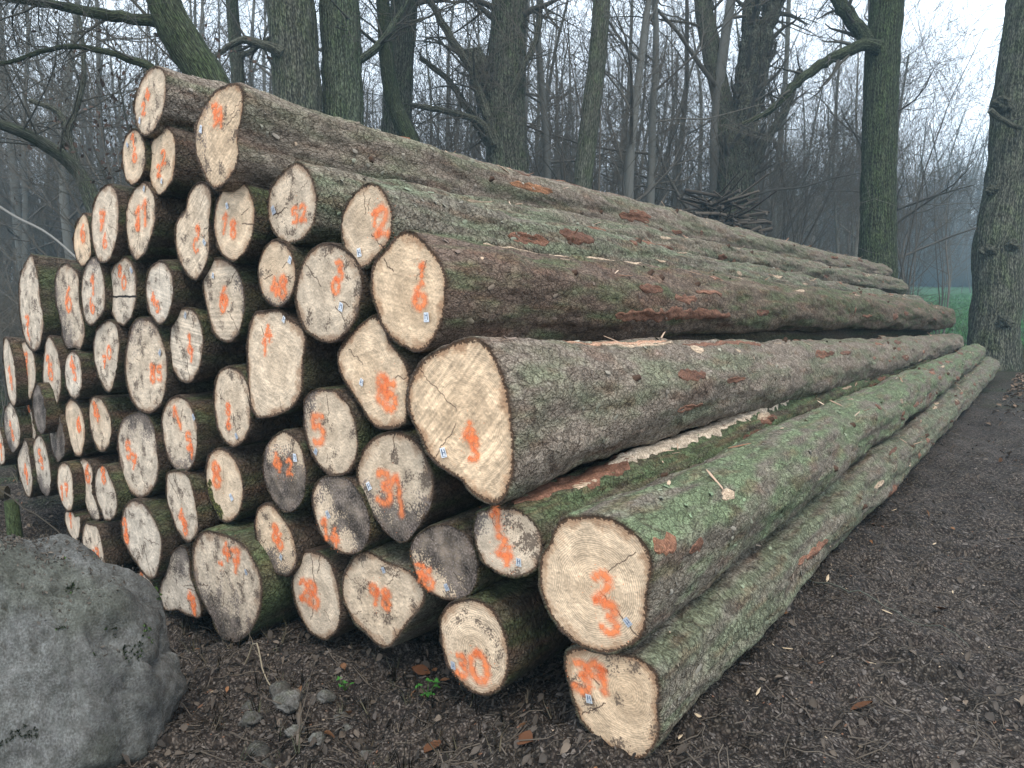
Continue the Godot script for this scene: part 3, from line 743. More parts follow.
	for k in 7:
		var dd := rng.randf_range(0.6, 9.0)
		var th := fposmod(rng.randf_range(-0.4, 1.6), TAU)
		var kg := Geo.new()
		var p0 := log_point(l, th, dd, -0.015)
		var o := Vector3(cos(th), sin(th), -0.35).normalized()
		tube(kg, PackedVector3Array([p0, p0 + o * 0.022, p0 + o * rng.randf_range(0.026, 0.045)]), PackedFloat32Array([0.024, 0.016, 0.012]), 8, Color(0.13, 0.085, 0.06), 0.3, 1, 1, true)
		obj("branch_stub", kg.mesh(), M.wood, t)
	# curled flakes of loose bark and slivers
	var ats := []
	var cols := []
	for k in 110:
		var dd := pow(rng.randf(), 1.6) * 12.0 + 0.1
		var th := fposmod(rng.randf_range(-0.7, 2.2), TAU)
		var p := log_point(l, th, dd, 0.0015)
		var up := Vector3(cos(th), sin(th), 0)
		var b := Basis(up.cross(Vector3.BACK), up, Vector3.BACK) * Basis(Vector3.UP, rng.randf_range(-0.6, 0.6)) * Basis(Vector3.RIGHT, rng.randf_range(-0.35, 0.5))
		var e := rng.randf_range(0.4, 1.0)
		ats.append(Transform3D(b.scaled_local(Vector3(e, e, e * rng.randf_range(0.8, 1.8))), p))
		var c := bark_color(kind, th, dd, id) * rng.randf_range(0.6, 1.0)
		if rng.randf() < 0.06: c = Color(0.5, 0.36, 0.25)
		cols.append(c)
	scatter("bark_flakes", M.flake_mesh, M.plain, ats, cols, t)
	ats = []
	cols = []
	for k in 26:
		var dd := rng.randf_range(0.8, 12.5)
		var th := rng.randf_range(0.5, 2.0)
		var b := Basis.from_euler(Vector3(rng.randf_range(-0.7, 0.7), rng.randf() * TAU, rng.randf_range(-0.4, 0.4)))
		var e := rng.randf_range(0.02, 0.07)
		ats.append(Transform3D(b * Basis.from_scale(Vector3(e * 0.22, e * 0.12, e)), log_point(l, th, dd, 0.006)))
		cols.append(Color(0.56, 0.43, 0.32).lerp(Color(0.30, 0.15, 0.09), rng.randf()) * rng.randf_range(0.7, 1.1))
	scatter("slivers", M.sliver_mesh, M.plain, ats, cols, t)

func flip(g: Geo) -> void:
	for k in range(0, g.i.size(), 3):
		var b := g.i[k + 1]
		g.i[k + 1] = g.i[k + 2]; g.i[k + 2] = b
	for k in g.n.size(): g.n[k] = -g.n[k]

# ---------------------------------------------------------------- trees
const TREES := [
	["leaning_tree","dark leaning mossy tree just behind the upper left logs",[-3.35,-0.51,-8.82,0.321,-3.35,2.18,-9.13,0.259,-3.46,3.41,-9.27,0.247,-3.69,4.14,-9.36,0.234,-4.03,4.69,-9.42,0.222,-4.30,5.25,-9.48,0.197,-4.46,6.22,-9.59,0.173,-4.59,8.18,-9.82,0.111],[[-3.97,4.63,-9.41,0.086,-4.28,4.94,-9.45,0.080,-4.59,5.01,-9.46,0.074,-5.20,5.09,-9.46,0.062,-5.82,5.21,-9.48,0.049,-6.31,5.29,-9.49,0.043,-7.05,5.49,-9.51,0.025],[-3.66,4.08,-9.35,0.062,-4.34,4.36,-9.38,0.049,-4.49,4.44,-9.39,0.049,-5.02,4.61,-9.41,0.037,-5.57,4.67,-9.42,0.031,-6.31,4.46,-9.39,0.025,-6.93,4.51,-9.40,0.012]],"moss"],
	["leaning_bough_tree","low crooked tree whose thick bough slants left behind the pile",[-5.94,-0.23,-10.87,0.211,-6.03,1.57,-11.07,0.166,-6.21,2.69,-11.20,0.136,-6.54,3.49,-11.29,0.105,-6.85,3.85,-10.93,0.087,-7.15,4.01,-10.55,0.070,-7.84,4.16,-10.36,0.041],[[-6.48,3.34,-11.28,0.075,-6.69,4.04,-11.36,0.060,-6.84,4.39,-11.40,0.045,-7.26,4.56,-11.42,0.030],[-6.81,3.74,-11.32,0.045,-6.51,4.64,-11.43,0.045,-6.45,5.16,-11.49,0.030,-6.54,5.91,-11.57,0.023]],"wood_tree"],
	["slim_tree","slim grey tree between the leaning tree and the broad dark trunk",[-5.83,-1.04,-15.81,0.197,-5.90,3.75,-16.36,0.153,-6.01,6.36,-16.66,0.142,-6.14,8.10,-16.86,0.132,-6.27,10.72,-17.16,0.088],[[-6.05,6.80,-16.71,0.066,-5.48,7.15,-16.75,0.055,-5.08,7.45,-16.78,0.033]],"wood_tree"],
	["oak_tree","broad dark furrowed trunk behind the top log, left of its greenish twin",[-3.84,-0.81,-13.82,0.652,-3.95,1.57,-14.09,0.537,-4.03,3.67,-14.33,0.479,-4.10,5.19,-14.51,0.460,-4.16,6.14,-14.62,0.451,-4.24,7.29,-14.75,0.451,-4.30,8.81,-14.92,0.422,-4.33,12.05,-15.30,0.345],[[-4.28,6.12,-14.21,0.112,-4.66,6.31,-14.23,0.084,-5.07,6.38,-14.24,0.065,-5.40,6.16,-14.22,0.047,-5.72,6.01,-14.20,0.028]],"oak"],
	["green_trunk_tree","broad greenish trunk standing close right of the dark furrowed trunk",[-3.24,-0.91,-14.41,0.540,-3.30,2.56,-14.81,0.440,-3.36,4.95,-15.08,0.400,-3.40,6.34,-15.24,0.390,-3.46,7.53,-15.38,0.390,-3.52,9.12,-15.56,0.360,-3.60,12.50,-15.95,0.300],[[-3.04,6.34,-15.24,0.080,-2.64,6.64,-15.28,0.080,-2.34,7.09,-15.33,0.060,-2.04,7.63,-15.39,0.040]],"greenish"],
	["brown_tree","brown trunk behind a thin curved mossy stem",[-2.79,-0.74,-16.85,0.442,-2.75,3.19,-17.30,0.373,-2.70,5.50,-17.56,0.349,-2.61,7.12,-17.75,0.326,-2.52,8.51,-17.91,0.314,-2.47,11.29,-18.23,0.279],[],"wood_tree"],
	["curved_stem_tree","thin curved stem with moss at its foot, in front of the brown trunk",[-1.73,-0.94,-15.21,0.232,-1.84,2.41,-15.60,0.211,-1.94,4.19,-15.80,0.200,-2.15,4.92,-15.89,0.190,-2.51,5.76,-15.98,0.169,-2.66,6.81,-16.10,0.148,-2.72,7.86,-16.22,0.137,-2.83,9.54,-16.42,0.105],[],"moss"],
	["storm_broken_tree","forked tree with a snapped pale limb stub and low bare branches",[0.05,-0.97,-16.82,0.652,0.00,2.03,-17.17,0.536,-0.05,3.88,-17.38,0.489,-0.14,5.50,-17.56,0.466,-0.14,6.43,-17.67,0.442,-0.09,7.59,-17.80,0.419,-0.05,8.51,-17.91,0.408,0.05,11.29,-18.23,0.349],[[-0.21,5.92,-17.61,0.256,-0.47,6.43,-17.67,0.256,-0.70,6.89,-17.72,0.245,-0.93,7.40,-17.78,0.210],[-0.32,4.98,-17.20,0.137,-0.55,5.78,-17.29,0.114,-0.96,6.84,-17.42,0.103,-1.37,7.48,-17.49,0.092,-1.69,8.05,-17.56,0.080,-2.10,8.73,-17.63,0.057],[-0.41,5.07,-17.11,0.091,-0.73,5.59,-17.17,0.080,-1.41,5.82,-17.20,0.068,-1.91,5.91,-17.21,0.068,-2.32,5.98,-17.22,0.045],[-0.05,6.09,-17.23,0.091,0.23,6.77,-17.31,0.080,0.55,7.44,-17.38,0.068,0.66,8.35,-17.49,0.057,0.59,9.03,-17.57,0.034],[-0.33,4.87,-17.79,0.095,-1.04,6.04,-17.93,0.083,-1.52,6.75,-18.01,0.071,-2.18,7.27,-18.07,0.059]],"wood_tree"],
	["slender_tree","slender slightly leaning tree right of the forked broken tree",[1.27,-0.47,-14.86,0.226,1.36,2.59,-15.22,0.205,1.46,4.02,-15.38,0.195,1.60,5.25,-15.52,0.195,1.75,6.47,-15.66,0.185,1.85,7.70,-15.80,0.175,1.95,8.92,-15.94,0.164,2.05,11.78,-16.27,0.123],[],"wood_tree"],
	["many_stemmed_tree","many stemmed tree beside the brush pile",[6.11,-1.69,-19.76,0.712,6.11,2.12,-20.19,0.603,6.11,4.29,-20.44,0.521,5.97,5.65,-20.60,0.329,5.75,7.02,-20.76,0.274,5.45,8.38,-20.91,0.247,5.23,9.74,-21.07,0.233,5.10,12.46,-21.38,0.164],[[6.11,4.02,-20.41,0.384,6.25,5.93,-20.63,0.301,6.38,7.56,-20.82,0.274,6.52,8.92,-20.98,0.247,6.63,10.01,-21.10,0.233,6.74,13.00,-21.45,0.164],[6.34,4.61,-20.78,0.334,6.62,6.54,-21.01,0.278,6.84,7.93,-21.16,0.264,7.12,9.31,-21.32,0.250,7.51,10.41,-21.45,0.222,8.01,12.90,-21.74,0.139],[6.26,4.33,-20.75,0.195,6.90,5.72,-20.91,0.139,7.59,6.82,-21.04,0.111,8.01,7.93,-21.16,0.083]],"wood_tree"],
	["mossy_oak","tall mossy trunk with two heavy boughs reaching left, behind the log tips",[8.48,-1.21,-16.79,0.605,8.50,0.88,-17.03,0.466,8.52,2.96,-17.27,0.396,8.55,5.04,-17.51,0.373,8.62,7.12,-17.75,0.373,8.73,8.51,-17.91,0.373,8.83,10.36,-18.12,0.349,8.97,14.53,-18.60,0.279],[[8.62,7.40,-17.78,0.233,8.29,7.59,-17.80,0.175,7.87,8.10,-17.86,0.163,7.41,8.79,-17.94,0.151,6.71,9.90,-18.07,0.093],[8.42,7.30,-17.47,0.183,8.01,7.34,-17.47,0.137,7.50,7.16,-17.45,0.124,6.93,6.84,-17.42,0.110,6.52,6.50,-17.38,0.101,6.20,6.18,-17.34,0.087,5.86,5.84,-17.30,0.069,5.26,5.57,-17.27,0.046]],"moss"],
	["burled_oak","grey burled trunk at the right border beside the log tips",[10.48,-1.15,-15.79,0.789,10.52,-0.28,-15.89,0.636,10.52,0.22,-15.95,0.548,10.56,0.92,-16.03,0.482,10.65,1.79,-16.13,0.482,10.65,2.66,-16.23,0.489,10.76,3.42,-16.32,0.449,10.89,4.18,-16.41,0.438,10.98,5.06,-16.51,0.449,11.05,5.80,-16.59,0.493,11.11,6.47,-16.67,0.438,11.22,7.23,-16.76,0.438,11.38,8.10,-16.86,0.460,11.57,9.41,-17.01,0.460,11.84,13.55,-17.48,0.373],[[10.08,5.55,-15.96,0.063,10.51,5.24,-15.92,0.053,10.76,5.18,-15.92,0.042]],"oak"],
]

func read_path(a: Array, base: Vector3, kink := 0.0) -> Array:
	var p := PackedVector3Array()
	var r := PackedFloat32Array()
	for k in range(0, a.size(), 4):
		p.append(Vector3(a[k], a[k + 1], a[k + 2]) - base)
		r.append(a[k + 3])
	# finer, curved
	var pp := PackedVector3Array()
	var rr := PackedFloat32Array()
	var n := p.size()
	for k in n - 1:
		var parts := clampi(int(p[k].distance_to(p[k + 1]) / 0.12), 3, 24)
		for b in parts:
			var t := float(b) / parts
			var c := p[k].cubic_interpolate(p[k + 1], p[maxi(k - 1, 0)], p[mini(k + 2, n - 1)], t)
			if kink > 0.0 and k + b > 0: c += rv() * lerpf(r[k], r[k + 1], t) * kink
			pp.append(c)
			rr.append(lerpf(r[k], r[k + 1], t))
	pp.append(p[n - 1]); rr.append(r[n - 1])
	return [pp, rr]

func build_tree(row: Array) -> void:
	var a: Array = row[2]
	var base := Vector3(a[0], ground_y(a[0], a[2]), a[2])
	var t := thing(row[0], row[1], "tree", base)
	var tr := read_path(a, base)
	var mat: Material = M[row[4]]
	var g := Geo.new()
	var col := Color(1, 1, 1)
	tube(g, tr[0], tr[1], 28, col, 0.09, 0.7, 3.0)
	lichen(g)
	if row[0] == "burled_oak":
		for e in [[Vector3(10.59,5.77,-16.34), 0.22], [Vector3(10.39,3.94,-16.18), 0.13], [Vector3(10.35,2.60,-16.02), 0.24], [Vector3(10.48,1.11,-15.60), 0.17], [Vector3(10.62,2.73,-15.74), 0.15]]:
			var at: Vector3 = e[0]
			var bu := obj("burl", rock(Vector3(e[1], e[1] * 0.8, e[1] * 0.9), 22, 0.5, at.y * 3.0, Color(1, 1, 1)), mat, t)
			bu.position = at - base
	obj("trunk", g.mesh(), mat, t)
	var tw := Geo.new()
	var tc := Color(0.075, 0.072, 0.06)
	for bough in row[3]:
		var bp := read_path(bough, base, 0.22)
		var bg := Geo.new()
		tube(bg, bp[0], bp[1], 9, col, 0.14, 1.0, 1.0, true)
		obj("bough", bg.mesh(), mat, t)
		if row[0] == "storm_broken_tree" and bp[1][0] > 0.2: continue
		var pts: PackedVector3Array = bp[0]
		for k in range(2, pts.size()):
			if rng.randf() < 0.5:
				var way := (pts[k] - pts[k - 1]).normalized()
				grow(tw, pts[k], (way + way.cross(rv()).normalized() * 0.9).normalized(), rng.randf_range(0.5, 1.5), maxf(bp[1][k] * 0.35, 0.008), 2, tc, 3)
	# crown above and a few shoots on the trunk
	var tp: PackedVector3Array = tr[0]
	for k in 22:
		var q := int(tp.size() * rng.randf_range(0.72, 0.99))
		var out := Vector3(rng.randf_range(-1, 1), rng.randf_range(0.1, 0.9), rng.randf_range(-1, 1)).normalized()
		grow(tw, tp[q], out, rng.randf_range(1.5, 3.2), tr[1][q] * rng.randf_range(0.15, 0.3), 3, tc, 4)
	for k in 9:
		var q := int(tp.size() * rng.randf_range(0.3, 0.75))
		var out := Vector3(rng.randf_range(-1, 1), rng.randf_range(-0.2, 0.8), rng.randf_range(-1, 1)).normalized()
		grow(tw, tp[q] + out * tr[1][q] * 0.8, out, rng.randf_range(0.4, 1.1), 0.009, 2, tc, 3)
	obj("crown", tw.mesh(), M.twig, t)

func lichen(g: Geo) -> void:
	# pale lichen and algae that cling to the bark in blotches
	for k in g.v.size():
		var p := g.v[k]
		var f := na.get_noise_3d(p.x * 30, p.y * 13, p.z * 30)
		var f2 := nc.get_noise_3d(p.x * 60, p.y * 40, p.z * 60)
		var c := Color(0.95, 0.95, 0.95).lerp(Color(0.88, 1.10, 0.78), clampf(0.3 + f * 1.8, 0, 1))
		g.c[k] = c.lerp(Color(1.35, 1.4, 1.25), smoothstep(0.12, 0.4, f2))

func wild_tree(tall: float, r: float, boughs: int, low: float, depth: int, kids: int) -> Array:
	var g := Geo.new()
	var c := Geo.new()
	var tc := Color(1, 1, 1)
	var pts := PackedVector3Array()
	var rad := PackedFloat32Array()
	var p := Vector3(0, -0.4, 0)
	var d := Vector3(rng.randf_range(-0.08, 0.08), 1, rng.randf_range(-0.08, 0.08)).normalized()
	for k in 15:
		pts.append(p)
		rad.append(r * (1.0 - 0.8 * k / 14.0) * (1.25 if k == 0 else 1.0))
		d = (d + Vector3(rng.randf_range(-1, 1), 0.25, rng.randf_range(-1, 1)) * 0.085).normalized()
		p += d * tall / 14.0
	tube(g, pts, rad, 9, tc, 0.1)
	for k in boughs:
		var f := lerpf(low, 0.98, pow(float(k) / boughs, 0.9))
		var q := clampi(int(f * 14.0), 0, 13)
		var at := pts[q].lerp(pts[q + 1], f * 14.0 - q)
		var out := Vector3(rng.randf_range(-1, 1), rng.randf_range(0.15, 1.0), rng.randf_range(-1, 1)).normalized()
		grow(c, at, out, tall * rng.randf_range(0.16, 0.34) * (1.1 - 0.6 * f), rad[q] * rng.randf_range(0.25, 0.5), depth, tc, kids, 0.05, 0.27)
	return [g.mesh(), c.mesh()]

func shrub(tall: float, stems: int, arch: float) -> ArrayMesh:
	var g := Geo.new()
	for k in stems:
		var f := rng.randf() * TAU
		var out := Vector3(cos(f) * rng.randf_range(0.1, 0.7), 1, sin(f) * rng.randf_range(0.1, 0.7)).normalized()
		grow(g, Vector3(cos(f), 0, sin(f)) * rng.randf() * 0.35 + Vector3(0, -0.1, 0), out, tall * rng.randf_range(0.5, 1.0), rng.randf_range(0.006, 0.016), 2, Color.WHITE, 4, -arch, 0.22)
	return g.mesh()

func in_view_x(far: float) -> float:
	return rng.randf_range(-0.80, 0.80) * far

func pile_zone(x: float, z: float) -> bool:
	var dx := x - ORIGIN.x
	var dz := z - ORIGIN.z
	var s := dx * RX.x + dz * RX.z
	var d := dx * AX.x + dz * AX.z
	return s > -7.0 and s < 1.2 and d > -2.0 and d < 16.0

func is_field(x: float, far: float) -> bool:
	return x - 0.47 * far > 0.0 and far > 20.0 and far < 100.0

# ---------------------------------------------------------------- small things
func rock(sz: Vector3, sub: int, rough: float, seed_: float, tone: Color) -> ArrayMesh:
	var g := Geo.new()
	var rows := sub
	var cols := sub * 2
	for j in rows + 1:
		for k in cols + 1:
			var a := PI * j / rows
			var b := TAU * (k % cols) / cols
			var p := Vector3(sin(a) * cos(b), cos(a), sin(a) * sin(b))
			# flatten into facets
			var q := p
			for f in 9:
				var nrm := Vector3(sin(f * 2.4 + seed_), cos(f * 1.7 + seed_ * 2.0) * 0.8, cos(f * 2.4 + seed_)).normalized()
				var over := q.dot(nrm) - 0.74
				if over > 0.0: q -= nrm * over * 0.85
			q *= 1.0 + rough * na.get_noise_3d(p.x * 13 + seed_ * 50, p.y * 13, p.z * 13) + rough * 0.10 * na.get_noise_3d(p.x * 90, p.y * 90 + seed_ * 50, p.z * 90) - rough * 0.35 * (1.0 - smoothstep(0.0, 0.05, absf(nc.get_noise_3d(p.x * 9 + seed_, p.y * 16, p.z * 9))))
			var f2 := na.get_noise_3d(p.x * 26, p.y * 26, p.z * 26 + seed_ * 9)
			var algae := smoothstep(0.0, 0.35, na.get_noise_3d(p.x * 8 + 3.0, p.y * 8, p.z * 8) + 0.35 * p.y - 0.08)
			g.put(q * sz, p, (tone * (1.0 + 0.4 * f2)).lerp(tone * Color(0.62, 0.68, 0.5), algae * 0.45), Vector2(k * 4.0 / cols, j * 2.0 / rows))
	for j in rows:
		for k in cols:
			var a := j * (cols + 1) + k
			g.tri(a, a + 1, a + cols + 1); g.tri(a + 1, a + cols + 2, a + cols + 1)
	g.smooth()
	for j in rows + 1:
		var a := j * (cols + 1)
		var m := (g.n[a] + g.n[a + cols]).normalized()
		g.n[a] = m; g.n[a + cols] = m
	if g.n[(rows / 2) * (cols + 1)].x < 0.0: flip(g)
	return g.mesh()

func leaf_mesh(w: float, ln: float, curl: float) -> ArrayMesh:
	var g := Geo.new()
	var prof := [0.08, 0.7, 1.0, 0.75, 0.12]
	for k in 5:
		var t := k / 4.0
		for q in 3:
			var s := q - 1.0
			var x: float = s * w * 0.5 * prof[k]
			g.put(Vector3(x, curl * (absf(s) * w * 0.4 + sin(t * PI) * ln * 0.12) + (0.004 if q == 1 else 0.0), (t - 0.5) * ln), Vector3.UP, Color.WHITE)
	for k in 4:
		for q in 2:
			var a := k * 3 + q
			g.tri(a, a + 1, a + 3); g.tri(a + 1, a + 4, a + 3)
	g.smooth()
	if g.n[4].y < 0.0: flip(g)
	return g.mesh()

func chip_mesh(seed_: int) -> ArrayMesh:
	var g := Geo.new()
	var r := RandomNumberGenerator.new()
	r.seed = seed_
	var top := PackedVector3Array()
	for k in 5:
		var f := k * TAU / 5.0 + r.randf_range(-0.3, 0.3)
		top.append(Vector3(cos(f) * r.randf_range(0.3, 0.55), r.randf_range(0.08, 0.2), sin(f) * r.randf_range(0.8, 1.2)))
	g.put(Vector3(0, 0.22, 0), Vector3.UP, Color.WHITE)
	for p in top: g.put(p, Vector3.UP, Color.WHITE)
	for p in top: g.put(Vector3(p.x * 1.05, -0.15, p.z * 1.05), Vector3.UP, Color.WHITE)
	for k in 5:
		var a := 1 + k
		var b := 1 + (k + 1) % 5
		g.tri(0, a, b)
		g.tri(a, a + 5, b); g.tri(b, a + 5, b + 5)
	g.smooth()
	if g.n[0].y < 0.0: flip(g)
	return g.mesh()

func tuft_mesh(blades: int, tall: float, wid: float) -> ArrayMesh:
	var g := Geo.new()
	for k in blades:
		var f := rng.randf() * TAU
		var o := Vector3(cos(f), 0, sin(f))
		var s := Vector3(-sin(f), 0, cos(f)) * wid
		var b := o * rng.randf() * tall * 0.25
		var h := tall * rng.randf_range(0.6, 1.0)
		var base := g.v.size()
		for q in 3:
			var t := q / 2.0
			var p := b + Vector3.UP * h * t * (1.0 - 0.25 * t) + o * h * 0.6 * t * t
			g.put(p - s * (1.0 - t * 0.9), (Vector3.UP * 0.6 + o * 0.4).normalized(), Color.WHITE)
			g.put(p + s * (1.0 - t * 0.9), (Vector3.UP * 0.6 + o * 0.4).normalized(), Color.WHITE)
		for q in 2:
			var a := base + q * 2
			g.tri(a, a + 1, a + 2); g.tri(a + 1, a + 3, a + 2)
	return g.mesh()

func on_ground(x: float, z: float, up := 0.0) -> Vector3:
	return Vector3(x, ground_y(x, z) + up, z)

func ground_basis(x: float, z: float) -> Basis:
	var e := 0.03
	var nrm := Vector3(ground_y(x - e, z) - ground_y(x + e, z), 2 * e, ground_y(x, z - e) - ground_y(x, z + e)).normalized()
	var fwd := nrm.cross(Vector3(cos(x * 91.0), 0, sin(z * 77.0))).normalized()
	return Basis(fwd, nrm, fwd.cross(nrm))

func plant(called: String, label: String, x: float, z: float, n: int, sz: float, col: Color) -> void:
	var t := thing(called, label, "plant", on_ground(x, z))
	for k in n:
		var f := k * 2.4 + rng.randf_range(-0.4, 0.4)
		var h := sz * rng.randf_range(0.4, 1.1)
		var g := Geo.new()
		var tip := Vector3(cos(f) * sz * 0.55, h, sin(f) * sz * 0.55)
		tube(g, PackedVector3Array([Vector3.ZERO, tip * 0.5 + Vector3(0, h * 0.12, 0), tip]), PackedFloat32Array([0.002, 0.0016, 0.001]), 4, Color.WHITE)
		obj("stem", g.mesh(), M.green_stem, t)
		for q in 3:
			var lf := obj("leaf", M.green_leaf_mesh, M.green_leaf, t)
			lf.basis = Basis(Vector3.UP, f * 3.0 + q * 2.1) * Basis(Vector3.RIGHT, rng.randf_range(-0.5, 0.7))
			lf.scale = Vector3.ONE * sz * rng.randf_range(2.6, 4.2)
			lf.position = tip + lf.basis.z.normalized() * sz * 0.12

func _ready() -> void:
	rng.seed = 20231
	na.seed = 11; na.noise_type = FastNoiseLite.TYPE_SIMPLEX; na.frequency = 0.1; na.fractal_type = FastNoiseLite.FRACTAL_FBM; na.fractal_octaves = 3
	nb.seed = 23; nb.noise_type = FastNoiseLite.TYPE_SIMPLEX; nb.frequency = 0.1; nb.fractal_type = FastNoiseLite.FRACTAL_FBM; nb.fractal_octaves = 2
	nc.seed = 37; nc.noise_type = FastNoiseLite.TYPE_SIMPLEX; nc.frequency = 0.1; nc.fractal_type = FastNoiseLite.FRACTAL_FBM; nc.fractal_octaves = 3
	# ---- camera, sky, sun, exposure, haze
	var cam := Camera3D.new()
	cam.name = "camera"
	add_child(cam)
	cam.fov = 55.491
	cam.near = 0.05
	cam.far = 900.0
	cam.position = Vector3(0, 1.57, 0)
	cam.rotation_degrees = Vector3(-6.56, 0, 0)
	cam.current = true
	var env := Environment.new()
	env.background_mode = Environment.BG_SKY
	var sm := ProceduralSkyMaterial.new()
	sm.sky_top_color = Color(0.78, 0.83, 0.89)
	sm.sky_horizon_color = Color(0.87, 0.91, 0.95)
	sm.sky_curve = 0.2
	sm.ground_horizon_color = Color(0.30, 0.31, 0.32)
	sm.ground_bottom_color = Color(0.12, 0.11, 0.10)
	var sky := Sky.new()
	sky.sky_material = sm
	env.sky = sky
	env.tonemap_mode = Environment.TONE_MAPPER_LINEAR
	env.tonemap_exposure = 3.05
	env.fog_enabled = true
	env.fog_density = 0.0022
	env.fog_light_color = Color(0.70, 0.86, 0.93)
	env.sdfgi_enabled = true
	env.ssao_enabled = true
	env.ssil_enabled = true
	var we := WorldEnvironment.new()
	we.name = "world_environment"
	we.environment = env
	add_child(we)
	var sun := DirectionalLight3D.new()
	sun.name = "sun"
	add_child(sun)
	sun.light_energy = 0.3
	sun.light_color = Color(1.0, 0.97, 0.93)
	sun.light_angular_distance = 25.0
	sun.shadow_enabled = true
	sun.rotation_degrees = Vector3(-58, 12, 0)

	make_materials()

	# ---- ground
	var gr := obj("ground", ground_mesh(), M.soil)
	gr.set_meta("kind", "structure")

	woodland()
	for row in TREES: build_tree(row)
	for k in LOGS.size(): build_log(LOGS[k], k)
	details()

func make_materials() -> void:
	var sz := 768
	scaly("bark", sz, noise_bytes("fbm", 0.013, 768, 520, sz, 21), noise_bytes("cells", 0.036, 768, 500, sz, 3), noise_bytes("ids", 0.036, 768, 500, sz, 3), noise_bytes("fbm", 0.07, 768, 640, sz, 8))
	sz = 512
	relief("furrow", sz, noise_bytes("ridges", 0.016, 512, 72, sz, 5), noise_bytes("fbm", 0.03, 512, 128, sz, 7), noise_bytes("fbm", 0.05, 512, 256, sz, 9), 0.95, 7.0, Color(0.36, 0.34, 0.32), Color(1.0, 0.99, 0.96), 0.35)
	relief("soil", sz, noise_bytes("cells", 0.06, 512, 512, sz, 6), noise_bytes("ids", 0.06, 512, 512, sz, 6), noise_bytes("fbm", 0.025, 512, 512, sz, 10), 0.6, 6.0, Color(0.36, 0.34, 0.33), Color(1.0, 0.98, 0.95), 0.5)
	relief("stone", sz, noise_bytes("fbm", 0.02, 512, 512, sz, 12), noise_bytes("fbm", 0.16, 512, 512, sz, 13), noise_bytes("fbm", 0.09, 512, 512, sz, 14), 1.0, 6.0, Color(0.52, 0.51, 0.49), Color(1.0, 1.0, 1.0), 0.6)
	relief("grain", 256, noise_bytes("fbm", 0.05, 256, 256, 256, 15), noise_bytes("fbm", 0.1, 256, 256, 256, 16), noise_bytes("fbm", 0.09, 256, 256, 256, 17), 1.0, 1.6, Color(0.7, 0.68, 0.66), Color(1, 1, 1), 0.3)
	M.bark = surface(Color.WHITE, 0.88, "bark", 1.3)
	M.wood = surface(Color.WHITE, 0.85, "grain", 1.0)
	M.plain = surface(Color.WHITE, 0.9)
	M.soil = surface(Color.WHITE, 0.92, "soil", 1.2)
	M.soil.uv1_scale = Vector3(2.3, 2.3, 2.3)
	M.wood_tree = surface(Color(0.46, 0.475, 0.43), 0.92, "furrow", 1.2)
	pass
	M.oak = surface(Color(0.45, 0.46, 0.415), 0.92, "furrow", 1.6)
	M.greenish = surface(Color(0.44, 0.48, 0.41), 0.92, "furrow", 1.4)
	M.moss = surface(Color(0.35, 0.385, 0.30), 0.92, "furrow", 1.5)
	M.twig = surface(Color.WHITE, 0.9)
	M.far_bark = surface(Color(0.42, 0.42, 0.40), 0.95)
	M.far_twig = surface(Color(0.37, 0.355, 0.33), 0.95)
	M.stone = surface(Color.WHITE, 0.85, "stone", 1.2)
	M.stone.uv1_triplanar = true
	M.stone.uv1_scale = Vector3(1.8, 1.8, 1.8)
	M.stone.normal_scale = 0.45
	M.spray = surface(Color.WHITE, 0.7)
	M.spray.transparency = BaseMaterial3D.TRANSPARENCY_ALPHA
	M.leaf = surface(Color.WHITE, 0.8)
	M.green_leaf = surface(Color(0.22, 0.42, 0.16), 0.7, "", 1.0, false)
	M.green_stem = surface(Color(0.24, 0.36, 0.16), 0.8, "", 1.0, false)
	# paper tag: pale slip with grey printed bars
	M.tags = []
	for k in 4:
		var ti := Image.create(24, 32, false, Image.FORMAT_RGB8)
		ti.fill([Color(0.84, 0.86, 0.89), Color(0.76, 0.77, 0.78), Color(0.88, 0.89, 0.90), Color(0.70, 0.72, 0.75)][k])
		var ink := Color(0.36, 0.40, 0.47)
		ti.fill_rect(Rect2i(4 + k % 2, 5, 3 + k % 3, 18 + k), ink)
		ti.fill_rect(Rect2i(14 + k % 3, 4 + k, 4, 20 - k), ink)
		ti.fill_rect(Rect2i(8, 9 + 3 * k, 7, 3), Color(0.42, 0.46, 0.53))
		ti.fill_rect(Rect2i(3, 27, 12 + k * 2, 2), Color(0.5, 0.52, 0.56))
		for q in 10: ti.set_pixel(rng.randi() % 24, rng.randi() % 32, Color(0.5, 0.45, 0.4))
		var tmat := surface(Color.WHITE, 0.5, "", 1.0, false)
		tmat.albedo_texture = tex(ti)
		M.tags.append(tmat)
	var tm := Geo.new()
	for q in 4:
		var x := -0.5 + (q % 2)
		var y := -0.5 + (q / 2)
		tm.put(Vector3(x * 0.028, y * 0.036, 0.004 * (q % 2) * (q / 2)), Vector3.BACK, Color.WHITE, Vector2(x + 0.5, 0.5 - y))
	tm.tri(0, 2, 1); tm.tri(1, 2, 3)
	M.tag_mesh = tm.mesh()
	# a flake of bark
	var fk := Geo.new()
	for j in 3:
		for q in 3:
			fk.put(Vector3((q - 1) * 0.011 * (0.7 if j != 1 else 1.0), 0.004 * (1 - absf(q - 1.0)) + 0.003 * j - 0.002, (j - 1) * 0.014), Vector3.UP, Color.WHITE)
	for j in 2:
		for q in 2:
			var a := j * 3 + q
			fk.tri(a, a + 1, a + 3); fk.tri(a + 1, a + 4, a + 3)
	fk.smooth()
	if fk.n[4].y < 0.0: flip(fk)
	M.flake_mesh = fk.mesh()
	M.sliver_mesh = chip_mesh(21)
	M.green_leaf_mesh = leaf_mesh(0.06, 0.1, 0.2)

